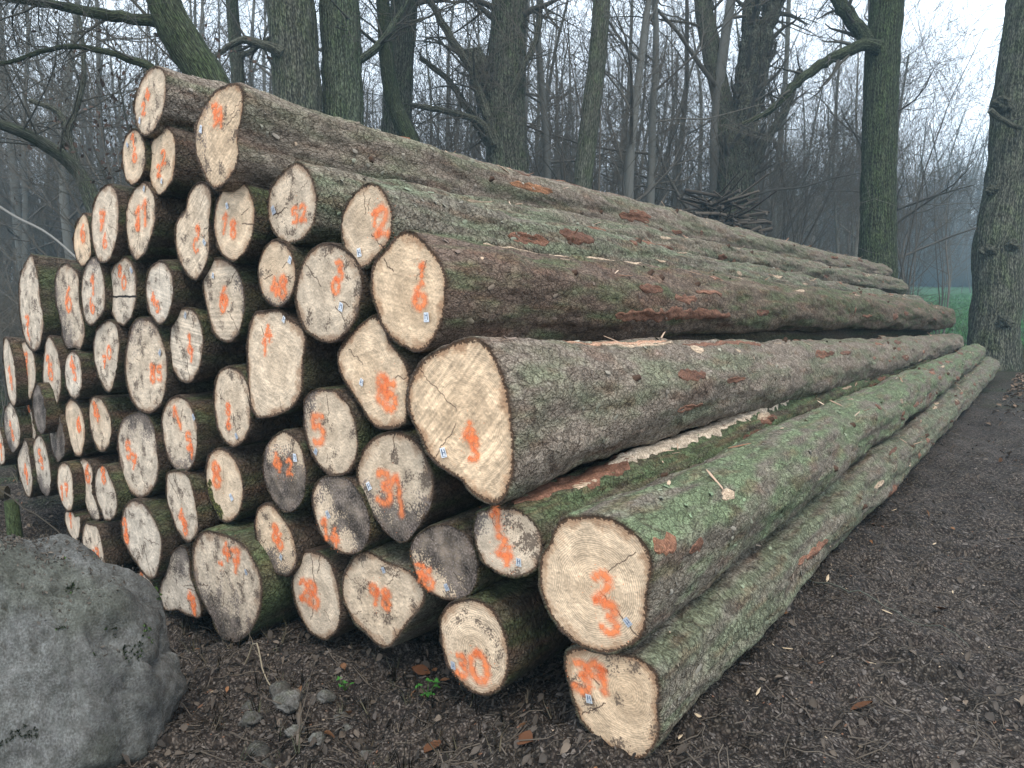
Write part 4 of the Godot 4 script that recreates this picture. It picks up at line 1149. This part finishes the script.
func woodland() -> void:
	# single bare trees, near enough to be told apart
	var protos := []
	for k in 7:
		protos.append(wild_tree(rng.randf_range(12, 17), rng.randf_range(0.10, 0.24), 16, rng.randf_range(0.12, 0.3), 3 if k < 5 else 2, 4))
	var n := 0
	var slim := []
	var spots := []
	while n < 62:
		var far := rng.randf_range(17.0, 46.0)
		var x := in_view_x(far)
		if pile_zone(x, -far) or is_field(x, far + 4) or (x > 0.42 * far and rng.randf() < 0.7): continue
		var ok := true
		for s in spots:
			if Vector2(x, far).distance_to(s) < 1.7: ok = false
		if not ok: continue
		spots.append(Vector2(x, far))
		var pr: Array = protos[n % 7]
		var t := thing("bare_tree", "", "tree", on_ground(x, -far), "slim leafless trees in the wood behind the log pile")
		slim.append([x / far, far, t])
		obj("trunk", pr[0], M.far_bark, t)
		obj("crown", pr[1], M.far_twig, t)
		t.rotation.y = rng.randf() * TAU
		t.scale = Vector3.ONE * rng.randf_range(0.8, 1.25)
		n += 1
	# each is told by the named trees it shows between, and by how far back it stands
	var marks := [[-9.0, "the picture's left border"], [-0.56, "the crooked tree with the slanting bough"], [-0.42, "the dark leaning tree"], [-0.29, "the broad furrowed trunk"], [-0.15, "the curved mossy stem"], [0.0, "the storm broken tree"], [0.11, "the slender leaning tree"], [0.31, "the many stemmed tree"], [0.50, "the tall mossy oak"], [0.66, "the burled trunk"], [9.0, "the picture's right border"]]
	var words := ["nearest", "second nearest", "third nearest", "fourth nearest", "fifth nearest", "sixth nearest", "seventh nearest", "eighth nearest", "ninth nearest", "tenth nearest", "eleventh nearest", "twelfth nearest", "thirteenth nearest", "fourteenth nearest", "fifteenth nearest", "sixteenth nearest", "farthest"]
	slim.sort_custom(func(a, b): return a[1] < b[1])
	for m in marks.size() - 1:
		var rank := 0
		for s in slim:
			if s[0] < marks[m][0] or s[0] >= marks[m + 1][0]: continue
			var who: String = marks[m + 1][1] if m == 0 else marks[m][1]
			var side := "left of" if m == 0 else "right of"
			s[2].set_meta("label", "%s slim leafless tree %s %s" % [words[mini(rank, 16)], side, who])
			rank += 1
	# the mass of the wood beyond
	for k in 5:
		var pr := wild_tree(rng.randf_range(11, 16), rng.randf_range(0.09, 0.2), 16, rng.randf_range(0.08, 0.3), 2, 5)
		var ats := []
		var cols := []
		while ats.size() < 210:
			var far := 30.0 + 85.0 * pow(rng.randf(), 0.8)
			var x := rng.randf_range(-1.0, 1.0) * far
			if is_field(x, far): continue
			var s := rng.randf_range(0.7, 1.25)
			ats.append(Transform3D(Basis(Vector3.UP, rng.randf() * TAU).scaled(Vector3(s, s * rng.randf_range(0.9, 1.15), s)), on_ground(x, -far)))
			var b := rng.randf_range(0.75, 1.2)
			cols.append(Color(b * rng.randf_range(0.95, 1.1), b, b * rng.randf_range(0.9, 1.02)))
		scatter("distant_wood_trunks", pr[0], M.far_bark, ats, cols)
		scatter("distant_wood_branches", pr[1], M.far_twig, ats, cols)
	# undergrowth
	for k in 4:
		var sh := shrub(rng.randf_range(1.8, 3.4), 16, 0.02 + 0.05 * (k % 2))
		var ats := []
		var cols := []
		while ats.size() < 330:
			var far := 15.0 + 65.0 * pow(rng.randf(), 1.1)
			var x := rng.randf_range(-0.95, 0.95) * far
			if pile_zone(x, -far) or (x > 0.49 * far and rng.randf() < 0.97): continue
			var s := rng.randf_range(0.6, 1.5)
			ats.append(Transform3D(Basis(Vector3.UP, rng.randf() * TAU).scaled(Vector3.ONE * s), on_ground(x, -far)))
			var b := rng.randf_range(0.7, 1.15)
			cols.append(Color(b * 1.05, b, b * 0.92))
		scatter("undergrowth", sh, M.far_twig, ats, cols)
	# thin saplings that fill the wood with fine upright twigs
	for k in 4:
		var sg := Geo.new()
		for q in 3:
			var p0 := Vector3(rng.randf_range(-0.5, 0.5), -0.2, rng.randf_range(-0.5, 0.5))
			grow(sg, p0, Vector3(rng.randf_range(-0.2, 0.2), 1, rng.randf_range(-0.2, 0.2)).normalized(), rng.randf_range(5.0, 8.5), rng.randf_range(0.02, 0.045), 3, Color.WHITE, 7, 0.12, 0.16)
		var ats := []
		var cols := []
		while ats.size() < 46:
			var far := 17.0 + 70.0 * pow(rng.randf(), 1.2)
			var x := rng.randf_range(-0.95, 0.95) * far
			if pile_zone(x, -far) or (is_field(x, far + 3) and (far < 24.0 or rng.randf() < 0.6)): continue
			var s := rng.randf_range(0.7, 1.4)
			ats.append(Transform3D(Basis(Vector3.UP, rng.randf() * TAU).scaled(Vector3.ONE * s), on_ground(x, -far)))
			var b := rng.randf_range(0.75, 1.15)
			cols.append(Color(b * 1.05, b, b * 0.95))
		scatter("sapling_thicket", sg.mesh(), M.far_twig, ats, cols)
	# the wood beyond the field
	for k in 2:
		var pr := wild_tree(rng.randf_range(14, 18), 0.2, 18, 0.08, 2, 6)
		var ats := []
		var cols := []
		while ats.size() < 170:
			var far := rng.randf_range(98.0, 135.0)
			var x := rng.randf_range(0.3, 1.1) * far
			var s := rng.randf_range(0.9, 1.4)
			ats.append(Transform3D(Basis(Vector3.UP, rng.randf() * TAU).scaled(Vector3.ONE * s), on_ground(x, -far)))
			cols.append(Color(1.1, 1.0, 0.95) * rng.randf_range(0.8, 1.1))
		scatter("field_edge_wood_trunks", pr[0], M.far_bark, ats, cols)
		scatter("field_edge_wood_branches", pr[1], M.far_twig, ats, cols)
	var hedge := shrub(3.2, 26, 0.02)
	var hats := []
	var hcols := []
	while hats.size() < 420:
		var far := rng.randf_range(94.0, 112.0)
		hats.append(Transform3D(Basis(Vector3.UP, rng.randf() * TAU).scaled(Vector3.ONE * rng.randf_range(0.9, 2.0)), on_ground(rng.randf_range(0.35, 1.0) * far, -far)))
		hcols.append(Color(1.05, 1.0, 0.92) * rng.randf_range(0.7, 1.1))
	scatter("field_hedge", hedge, M.far_twig, hats, hcols)
	# shrubs close behind the pile
	var sp := [["tangled bare shrub left of the mossy oak", 4.9, -14.6, 3.4], ["arching bare shrub in front of the many stemmed tree", 5.6, -16.4, 3.2], ["thin bare shrub between mossy oak and burled oak", 8.3, -17.6, 2.2], ["low bare shrub at the far left behind the spiked log end", -6.4, -8.6, 2.2], ["bare shrub behind the leaning tree", -5.2, -11.5, 2.6], ["bare shrub at the field's edge beside the burled oak", 12.6, -21.5, 1.6]]
	for s in sp:
		var t := thing("bare_shrub", s[0], "shrub", on_ground(s[1], s[2]))
		obj("stems", shrub(s[3], 13, 0.07), M.far_twig, t)
	# withered leaves left on an oak sapling
	var ats2 := []
	var cols2 := []
	for c in [Vector3(-5.3, 4.9, -10.2), Vector3(-4.5, 5.2, -10.6), Vector3(-5.1, 4.3, -10.8), Vector3(-4.6, 4.2, -10.4), Vector3(-5.8, 4.0, -10.4)]:
		for k in 90:
			var p: Vector3 = c + Vector3(rng.randfn(0, 0.45), rng.randfn(0, 0.35), rng.randfn(0, 0.45))
			ats2.append(Transform3D(Basis.from_euler(rv() * 3.0).scaled(Vector3.ONE * rng.randf_range(0.4, 0.9)), p - Vector3(-4.9, 0, -10.6)))
			cols2.append(Color(0.10, 0.066, 0.05) * rng.randf_range(0.6, 1.2))
	var ot := thing("oak_sapling", "young oak holding clusters of withered brown leaves behind the leaning tree", "tree", on_ground(-4.9, -10.6))
	var og := Geo.new()
	for c in [Vector3(-0.4, 4.9, 0.4), Vector3(0.4, 5.2, 0.0), Vector3(-0.2, 4.3, -0.2), Vector3(0.3, 4.2, 0.2), Vector3(-0.9, 4.0, 0.2)]:
		tube(og, PackedVector3Array([Vector3(0, -0.2, 0), Vector3(0.05, 1.5, 0), c * 0.7 + Vector3(0, 0.3, 0), c]), PackedFloat32Array([0.05, 0.04, 0.02, 0.008]), 6, Color(0.08, 0.075, 0.06))
		for k in 7: grow(og, c.lerp(Vector3(0.05, 1.5, 0), rng.randf() * 0.3), rv().normalized(), 0.7, 0.008, 2, Color(0.08, 0.075, 0.06), 3)
	obj("branches", og.mesh(), M.twig, ot)
	scatter("withered_leaves", leaf_mesh(0.06, 0.1, 0.5), M.leaf, ats2, cols2, ot)
	# grass on the field and tufts under the trees
	var gm := tuft_mesh(14, 0.22, 0.006)
	var a3 := []
	var c3 := []
	while a3.size() < 9000:
		var far := rng.randf_range(21.0, 70.0)
		var x := rng.randf_range(0.42, 0.95) * far
		if not is_field(x, far): continue
		a3.append(Transform3D(Basis(Vector3.UP, rng.randf() * TAU).scaled(Vector3.ONE * rng.randf_range(0.7, 1.6)), on_ground(x, -far)))
		c3.append(Color(0.11, 0.27, 0.09) * rng.randf_range(0.7, 1.25))
	scatter("field_grass", gm, M.leaf, a3, c3)
	a3 = []
	c3 = []
	while a3.size() < 3500:
		var far := rng.randf_range(4.5, 24.0)
		var x := rng.randf_range(-0.9, 0.85) * far
		var left := x < -0.62 * far
		if pile_zone(x, -far) or (not left and far < 14.0): continue
		a3.append(Transform3D(Basis(Vector3.UP, rng.randf() * TAU).scaled(Vector3.ONE * rng.randf_range(0.6, 1.5)), on_ground(x, -far)))
		c3.append(Color(0.085, 0.11, 0.05).lerp(Color(0.16, 0.14, 0.09), rng.randf()) * rng.randf_range(0.6, 1.1))
	scatter("woodland_grass", gm, M.leaf, a3, c3)

func details() -> void:
	# ---- boulder
	var b := thing("boulder", "large grey granite boulder with mossy cracks, lower left corner", "boulder", Vector3(-1.95, -0.09, -2.6))
	var bo := obj("stone_body", rock(Vector3(0.68, 0.76, 0.62), 110, 0.11, 4.2, Color(0.175, 0.177, 0.17)), M.stone, b)
	bo.rotation = Vector3(0.0, 0.5, 0.0)
	var bv: PackedVector3Array = bo.mesh.surface_get_arrays(0)[Mesh.ARRAY_VERTEX]
	var bn: PackedVector3Array = bo.mesh.surface_get_arrays(0)[Mesh.ARRAY_NORMAL]
	var mt := []
	var mc := []
	var dt2 := []
	var dc2 := []
	for k in bv.size():
		if bn[k].y < 0.35: continue
		var p := bo.basis * bv[k]
		var nn := (bo.basis * bn[k]).normalized()
		var f := na.get_noise_3d(p.x * 30, p.y * 30, p.z * 30)
		if f > 0.47:
			for q in 3: mt.append(Transform3D(Basis(nn.cross(Vector3(0.3, 0.1, 0.9)).normalized(), nn, Vector3(0.3, 0.1, 0.9)).orthonormalized() * Basis(Vector3.UP, rng.randf() * TAU) * Basis.from_scale(Vector3.ONE * rng.randf_range(0.04, 0.09)), p + rv() * 0.006))
			for q in 3: mc.append(Color(0.09, 0.16, 0.04) * rng.randf_range(0.7, 1.5))
		elif bn[k].y > 0.7 and rng.randf() < 0.3:
			dt2.append(Transform3D(Basis.from_euler(rv() * 3.0) * Basis.from_scale(Vector3.ONE * rng.randf_range(0.004, 0.011)), p + rv() * 0.008))
			dc2.append(Color(0.07, 0.06, 0.05).lerp(Color(0.2, 0.17, 0.14), rng.randf() * rng.randf()))
	scatter("moss", tuft_mesh(9, 0.16, 0.016), M.leaf, mt, mc, b)
	scatter("bark_dust", chip_mesh(3), M.plain, dt2, dc2, b)
	# ---- litter on the soil
	var ats := []
	var cols := []
	var chips := []
	var chipc := []
	var twig := []
	var twigc := []
	for k in 82000:
		var far := 1.7 + 12.5 * pow(rng.randf(), 1.35)
		var x := rng.randf_range(-0.85, 0.85) * far
		var z := -far
		var q := rng.randf()
		var p := Vector3(x, ground_y(x, z), z)
		var tilt := ground_basis(x, z) * Basis.from_euler(Vector3(rng.randf_range(-0.3, 0.3), rng.randf() * TAU, rng.randf_range(-0.3, 0.3)))
		if q < (0.10 if x < 0.35 else 0.03):
			ats.append(Transform3D(tilt.scaled(Vector3(rng.randf_range(0.22, 0.62), rng.randf_range(0.4, 1.5), rng.randf_range(0.2, 0.6))), p + Vector3(0, 0.004, 0)))
			var c := Color(0.07, 0.06, 0.052).lerp(Color(0.16, 0.125, 0.095), rng.randf() * rng.randf())
			if rng.randf() < 0.04: c = Color(0.22, 0.11, 0.055)
			cols.append(c * rng.randf_range(0.6, 1.25))
		elif q < 0.93 and x > 0.6 and rng.randf() < 0.4: continue
		elif q < 0.93:
			var s := rng.randf_range(0.002, 0.008) * (2.4 if rng.randf() < 0.08 else 1.0)
			chips.append(Transform3D(tilt.scaled(Vector3(s * rng.randf_range(0.6, 1.3), s, s * rng.randf_range(0.7, 1.9))), p + Vector3(0, 0.001, 0)))
			var c := Color(0.082, 0.071, 0.064).lerp(Color(0.17, 0.146, 0.127), rng.randf())
			var w := rng.randf()
			if w < 0.025: c = Color(0.36, 0.28, 0.20)
			elif w < 0.06: c = Color(0.18, 0.095, 0.06)
			chipc.append(c)
		else:
			var s := rng.randf_range(0.05, 0.16)
			twig.append(Transform3D(tilt.scaled(Vector3(1, 1, 1) * s), p + Vector3(0, 0.005, 0)))
			twigc.append(Color(0.085, 0.07, 0.055) * rng.randf_range(0.7, 1.6))
	for k in 1300:      # brown leaves blown against the foot of the burled oak and the log tips
		var d := 15.5 - absf(rng.randfn(0, 2.6))
		var s := 0.35 + absf(rng.randfn(0, 1.3))
		var p: Vector3 = ORIGIN + AX * d + RX * s
		ats.append(Transform3D(ground_basis(p.x, p.z) * Basis.from_euler(Vector3(rng.randf_range(-0.6, 0.6), rng.randf() * TAU, rng.randf_range(-0.6, 0.6))) * Basis.from_scale(Vector3(rng.randf_range(0.6, 1.4), 1.5, rng.randf_range(0.6, 1.3))), on_ground(p.x, p.z, 0.01)))
		cols.append(Color(0.10, 0.075, 0.056).lerp(Color(0.22, 0.14, 0.09), rng.randf() * rng.randf()))
	scatter("leaf_litter", leaf_mesh(0.05, 0.075, 0.6), M.leaf, ats, cols)
	scatter("bark_crumbs", chip_mesh(3), M.plain, chips, chipc)
	var tg := Geo.new()
	tube(tg, PackedVector3Array([Vector3(-0.5, 0, 0), Vector3(-0.1, 0.05, 0.08), Vector3(0.2, 0.0, 0.02), Vector3(0.5, 0.06, -0.06)]), PackedFloat32Array([0.02, 0.018, 0.014, 0.008]), 4, Color.WHITE)
	scatter("twig_litter", tg.mesh(), M.plain, twig, twigc)
	# ---- pale chips of wood on the track
	var cm := [chip_mesh(5), chip_mesh(8), chip_mesh(13)]
	var ps := [[1.75, -3.9, 0.05], [1.66, -4.55, 0.06], [2.05, -4.75, 0.05], [1.9, -3.55, 0.035], [2.3, -5.6, 0.05], [0.72, -2.62, 0.05], [0.98, -2.75, 0.03], [1.7, -6.2, 0.06], [2.2, -7.2, 0.05], [3.0, -8.1, 0.06], [1.25, -3.15, 0.03], [1.45, -5.3, 0.04], [3.4, -6.6, 0.05], [2.75, -4.6, 0.03], [0.6, -2.45, 0.04], [2.1, -5.05, 0.03], [3.9, -9.1, 0.06], [2.6, -6.4, 0.03], [1.1, -4.6, 0.035], [1.55, -3.0, 0.03], [2.45, -3.9, 0.03], [2.9, -5.4, 0.03]]
	for k in ps.size():
		var q: Array = ps[k]
		var o := obj("wood_chip", cm[k % 3], M.pale_chip if M.has("pale_chip") else make_pale(), null)
		tag(o, "pale splinter of wood lying on the dark soil right of the logs", "wood chip", "pale wood chips on the track")
		o.position = on_ground(q[0], q[1], 0.008)
		o.basis = (ground_basis(q[0], q[1]) * Basis(Vector3.UP, k * 1.9)).scaled(Vector3(1, 1, 1) * q[2] * 0.55) * Basis.from_scale(Vector3(0.6, 0.5, 1.3))
	# splinters stuck on the logs' backs
	var st := [[-2.0, 0.0, 0.0]]
	# ---- stones in the hollow before the logs
	var sp := [[-0.86, -2.72, 0.045], [-0.98, -2.62, 0.06], [-0.93, -2.86, 0.07], [-1.06, -2.78, 0.05], [-0.74, -2.6, 0.04], [-0.80, -2.95, 0.05], [-1.02, -3.02, 0.06], [-0.66, -2.75, 0.03], [-0.72, -2.88, 0.03], [-0.9, -2.5, 0.045], [-0.56, -2.62, 0.03], [-1.13, -2.95, 0.04]]
	var sl := ["flat grey stone at the middle of the stony hollow", "rounded grey stone nearest the boulder's foot", "largest grey stone of the hollow before the logs", "brownish stone beside the boulder", "small pale stone near the bottom edge", "grey stone towards the lowest logs", "dark stone deep in the hollow beside the boulder", "small stone right of the stony hollow", "small grey stone above the stony hollow's right rim", "grey stone at the bottom edge below the hollow", "small stone furthest right of the hollow stones", "small dark stone behind the hollow against the boulder"]
	for k in sp.size():
		var q: Array = sp[k]
		var o := obj("stone", rock(Vector3(q[2], q[2] * 0.6, q[2] * 0.8), 12, 0.22, k * 1.7, Color(0.17, 0.165, 0.155) * rng.randf_range(0.7, 1.3)), M.stone, null)
		tag(o, sl[k], "stone", "stones in the hollow before the logs")
		o.position = on_ground(q[0], q[1], q[2] * 0.25)
		o.rotation.y = k * 1.3
	# ---- dry grass and roots along the foot of the pile
	var da := []
	var dcol := []
	for k in 420:
		var s := rng.randf_range(-5.6, -0.4)
		var d := rng.randf_range(-0.75, 0.15)
		var p: Vector3 = ORIGIN + RX * s + AX * d
		if rng.randf() < 0.5 and s > -3.0: continue
		da.append(Transform3D(Basis(Vector3.UP, rng.randf() * TAU) * Basis(Vector3.RIGHT, rng.randf_range(-0.9, 0.9)) * Basis.from_scale(Vector3(1, rng.randf_range(0.4, 1.0), 1)), on_ground(p.x, p.z)))
		dcol.append(Color(0.13, 0.105, 0.075).lerp(Color(0.07, 0.075, 0.045), rng.randf()) * rng.randf_range(0.6, 1.2))
	scatter("dry_grass", tuft_mesh(7, 0.17, 0.0025), M.leaf, da, dcol)
	# ---- plants
	plant("green_seedling", "small green seedling under the log marked 30", -0.36, -2.95, 7, 0.07, Color.WHITE)
	plant("green_seedling", "green seedling at the foot of the mossy post", -3.0, -5.0, 6, 0.12, Color.WHITE)
	plant("green_seedling", "tiny green seedling between the stones and the lowest logs", -0.75, -3.1, 5, 0.05, Color.WHITE)
	# ---- mossy post and the rail on it, far left
	var post := thing("mossy_post", "short greenish post at the left border behind the boulder", "post", on_ground(-3.62, -5.15))
	var pg := Geo.new()
	tube(pg, PackedVector3Array([Vector3(0, -0.2, 0), Vector3(0.005, 0.15, 0), Vector3(0, 0.42, 0.005)]), PackedFloat32Array([0.05, 0.047, 0.045]), 12, Color(0.12, 0.17, 0.08), 0.15, 1, 1, true)
	obj("post_body", pg.mesh(), M.bark, post)
	var rail := thing("rotten_rail", "rotten mossy round timber lying on the greenish post", "timber", on_ground(-3.7, -5.15, 0.48))
	var rg := Geo.new()
	tube(rg, PackedVector3Array([Vector3(-0.7, 0.03, 0.1), Vector3(-0.2, 0.0, 0.02), Vector3(0.04, 0.0, -0.02)]), PackedFloat32Array([0.06, 0.06, 0.05]), 14, Color(0.12, 0.105, 0.07), 0.2, 1, 1, true)
	obj("timber_body", rg.mesh(), M.bark, rail)
	# ---- loose sticks and stalks
	stick("dry_stalk", "pale bent stalk arching over the hollow before the lowest logs", [Vector3(-1.28, -0.02, -3.3), Vector3(-1.2, 0.1, -3.25), Vector3(-1.1, 0.04, -3.1), Vector3(-0.98, 0.0, -3.0)], 0.005, Color(0.26, 0.22, 0.16))
	stick("fallen_stick", "brown stick lying across the stones in the hollow", [Vector3(-0.92, 0.03, -2.95), Vector3(-0.85, 0.02, -2.75), Vector3(-0.82, 0.03, -2.6)], 0.016, Color(0.12, 0.10, 0.08))
	stick("thin_whip", "thin dark whip slanting across the far left log ends", [Vector3(-3.45, 0.72, -4.75), Vector3(-3.05, 0.42, -4.75), Vector3(-2.7, 0.1, -4.65)], 0.006, Color(0.07, 0.06, 0.05))
	stick("lichen_branch", "long lichened twig lying on the dark track at right", [Vector3(1.55, 0.015, -4.1), Vector3(1.75, 0.03, -3.75), Vector3(1.95, 0.015, -3.55), Vector3(2.15, 0.02, -3.2)], 0.005, Color(0.10, 0.105, 0.085))
	stick("track_twig", "slender brown twig on the track behind the lichened one", [Vector3(2.35, 0.015, -6.8), Vector3(2.7, 0.03, -6.4), Vector3(3.1, 0.015, -6.3)], 0.008, Color(0.13, 0.11, 0.09))
	stick("ground_branch", "branch lying under the scalloped log beside the boulder", [Vector3(-2.35, -0.28, -4.2), Vector3(-2.0, -0.24, -4.0), Vector3(-1.7, -0.27, -3.85)], 0.022, Color(0.11, 0.10, 0.075))
	stick("pale_bare_branch", "pale bare fallen branch slanting down behind the upper left logs", [Vector3(-6.6, 2.9, -9.2), Vector3(-6.15, 2.6, -9.2), Vector3(-5.6, 2.35, -9.0), Vector3(-4.9, 1.85, -8.7), Vector3(-4.0, 1.1, -8.6), Vector3(-3.5, 0.0, -8.6)], 0.02, Color(0.2, 0.195, 0.18), false)
	# ---- brush pile
	var bp := thing("brush_pile", "tall dark heap of cut branches beside the many stemmed tree", "brush pile", on_ground(4.7, -17.2))
	var bm := []
	for k in 3:
		var bg := Geo.new()
		tube(bg, PackedVector3Array([Vector3(-1.0, 0, 0), Vector3(-0.3, 0.08, 0.06), Vector3(0.4, 0.02, -0.05), Vector3(1.1, 0.1, 0.04)]), PackedFloat32Array([0.05, 0.045, 0.035, 0.02]), 6, [Color(0.08, 0.068, 0.056), Color(0.055, 0.05, 0.043), Color(0.12, 0.1, 0.08)][k], 0.1, 1, 1, true)
		bm.append(bg.mesh())
	for k in 230:
		var h := rng.randf_range(0.0, 3.9)
		var w := 1.7 * (1.0 - h / 4.4)
		var o := obj("branch", bm[k % 3], M.plain, bp)
		o.position = Vector3(rng.randf_range(-w, w), h, rng.randf_range(-w, w))
		o.rotation = Vector3(rng.randf_range(-0.5, 0.5), rng.randf() * TAU, rng.randf_range(-0.6, 0.6))
		o.scale = Vector3(rng.randf_range(0.6, 1.2), rng.randf_range(0.4, 1.0), rng.randf_range(0.4, 1.0))
	# ---- dark felled trunk beyond the log tips
	var dt := thing("dead_log", "dark old trunk lying on the ground left of the burled oak", "log", on_ground(9.3, -15.6, 0.16))
	var dg := Geo.new()
	tube(dg, PackedVector3Array([Vector3(-1.4, 0, 0.2), Vector3(-0.5, 0.03, 0), Vector3(0.6, 0.0, -0.1), Vector3(1.6, 0.02, -0.3)]), PackedFloat32Array([0.2, 0.21, 0.2, 0.18]), 14, Color(0.07, 0.06, 0.05), 0.15, 1, 1, true)
	obj("trunk", dg.mesh(), M.bark, dt)
	# ---- fallen leaves that stand out
	var lm := leaf_mesh(0.07, 0.09, 0.35)
	var lp := [[-0.42, -3.18, "orange brown leaf under the lowest logs"], [0.56, -2.75, "reddish leaf at the foot of the lowest right log"], [1.95, -7.0, "orange leaf on the track beside the thin log tips"], [2.6, -8.0, "brown leaf far along the track"], [-0.3, -2.6, "brown leaf before the log marked 30"], [0.05, -2.45, "brown leaf near the bottom edge before the log marked 39"], [1.35, -2.65, "pale brown leaf at the bottom edge of the track"], [2.2, -3.6, "brown leaf near the right border of the track"]]
	for q in lp:
		var o := obj("fallen_leaf", lm, M.orange_leaf if M.has("orange_leaf") else make_orange(), null)
		tag(o, q[2], "leaf", "single fallen leaves")
		o.position = on_ground(q[0], q[1], 0.012)
		o.basis = ground_basis(q[0], q[1]) * Basis(Vector3.RIGHT, 0.3)

func make_pale() -> Material:
	M.pale_chip = surface(Color(0.74, 0.66, 0.55), 0.85, "", 1.0, false)
	return M.pale_chip

func make_orange() -> Material:
	M.orange_leaf = surface(Color(0.37, 0.245, 0.165), 0.8, "", 1.0, false)
	return M.orange_leaf

func stick(called: String, label: String, pts: Array, r: float, col: Color, ground := true) -> void:
	var o0: Vector3 = pts[0]
	var base := Vector3(o0.x, ground_y(o0.x, o0.z), o0.z)
	var t := thing(called, label, "stick", base)
	var pp := PackedVector3Array()
	var rr := PackedFloat32Array()
	var n := pts.size()
	for k in n - 1:
		for b in 6:
			var p: Vector3 = pts[k].cubic_interpolate(pts[k + 1], pts[maxi(k - 1, 0)], pts[mini(k + 2, n - 1)], b / 6.0)
			if ground: p.y += ground_y(p.x, p.z)
			pp.append(p - base)
			rr.append(r * (1.0 - 0.6 * (k + b / 6.0) / (n - 1)))
	var g := Geo.new()
	tube(g, pp, rr, 7, col, 0.1, 1, 1, true)
	obj("stem", g.mesh(), M.plain, t)
	if not ground: return
	var tw := Geo.new()
	for k in 6:
		var q := rng.randi_range(3, pp.size() - 1)
		grow(tw, pp[q], (rv() + Vector3.UP * 0.3).normalized(), r * 14.0, r * 0.3, 0, col)
	obj("twigs", tw.mesh(), M.plain, t)
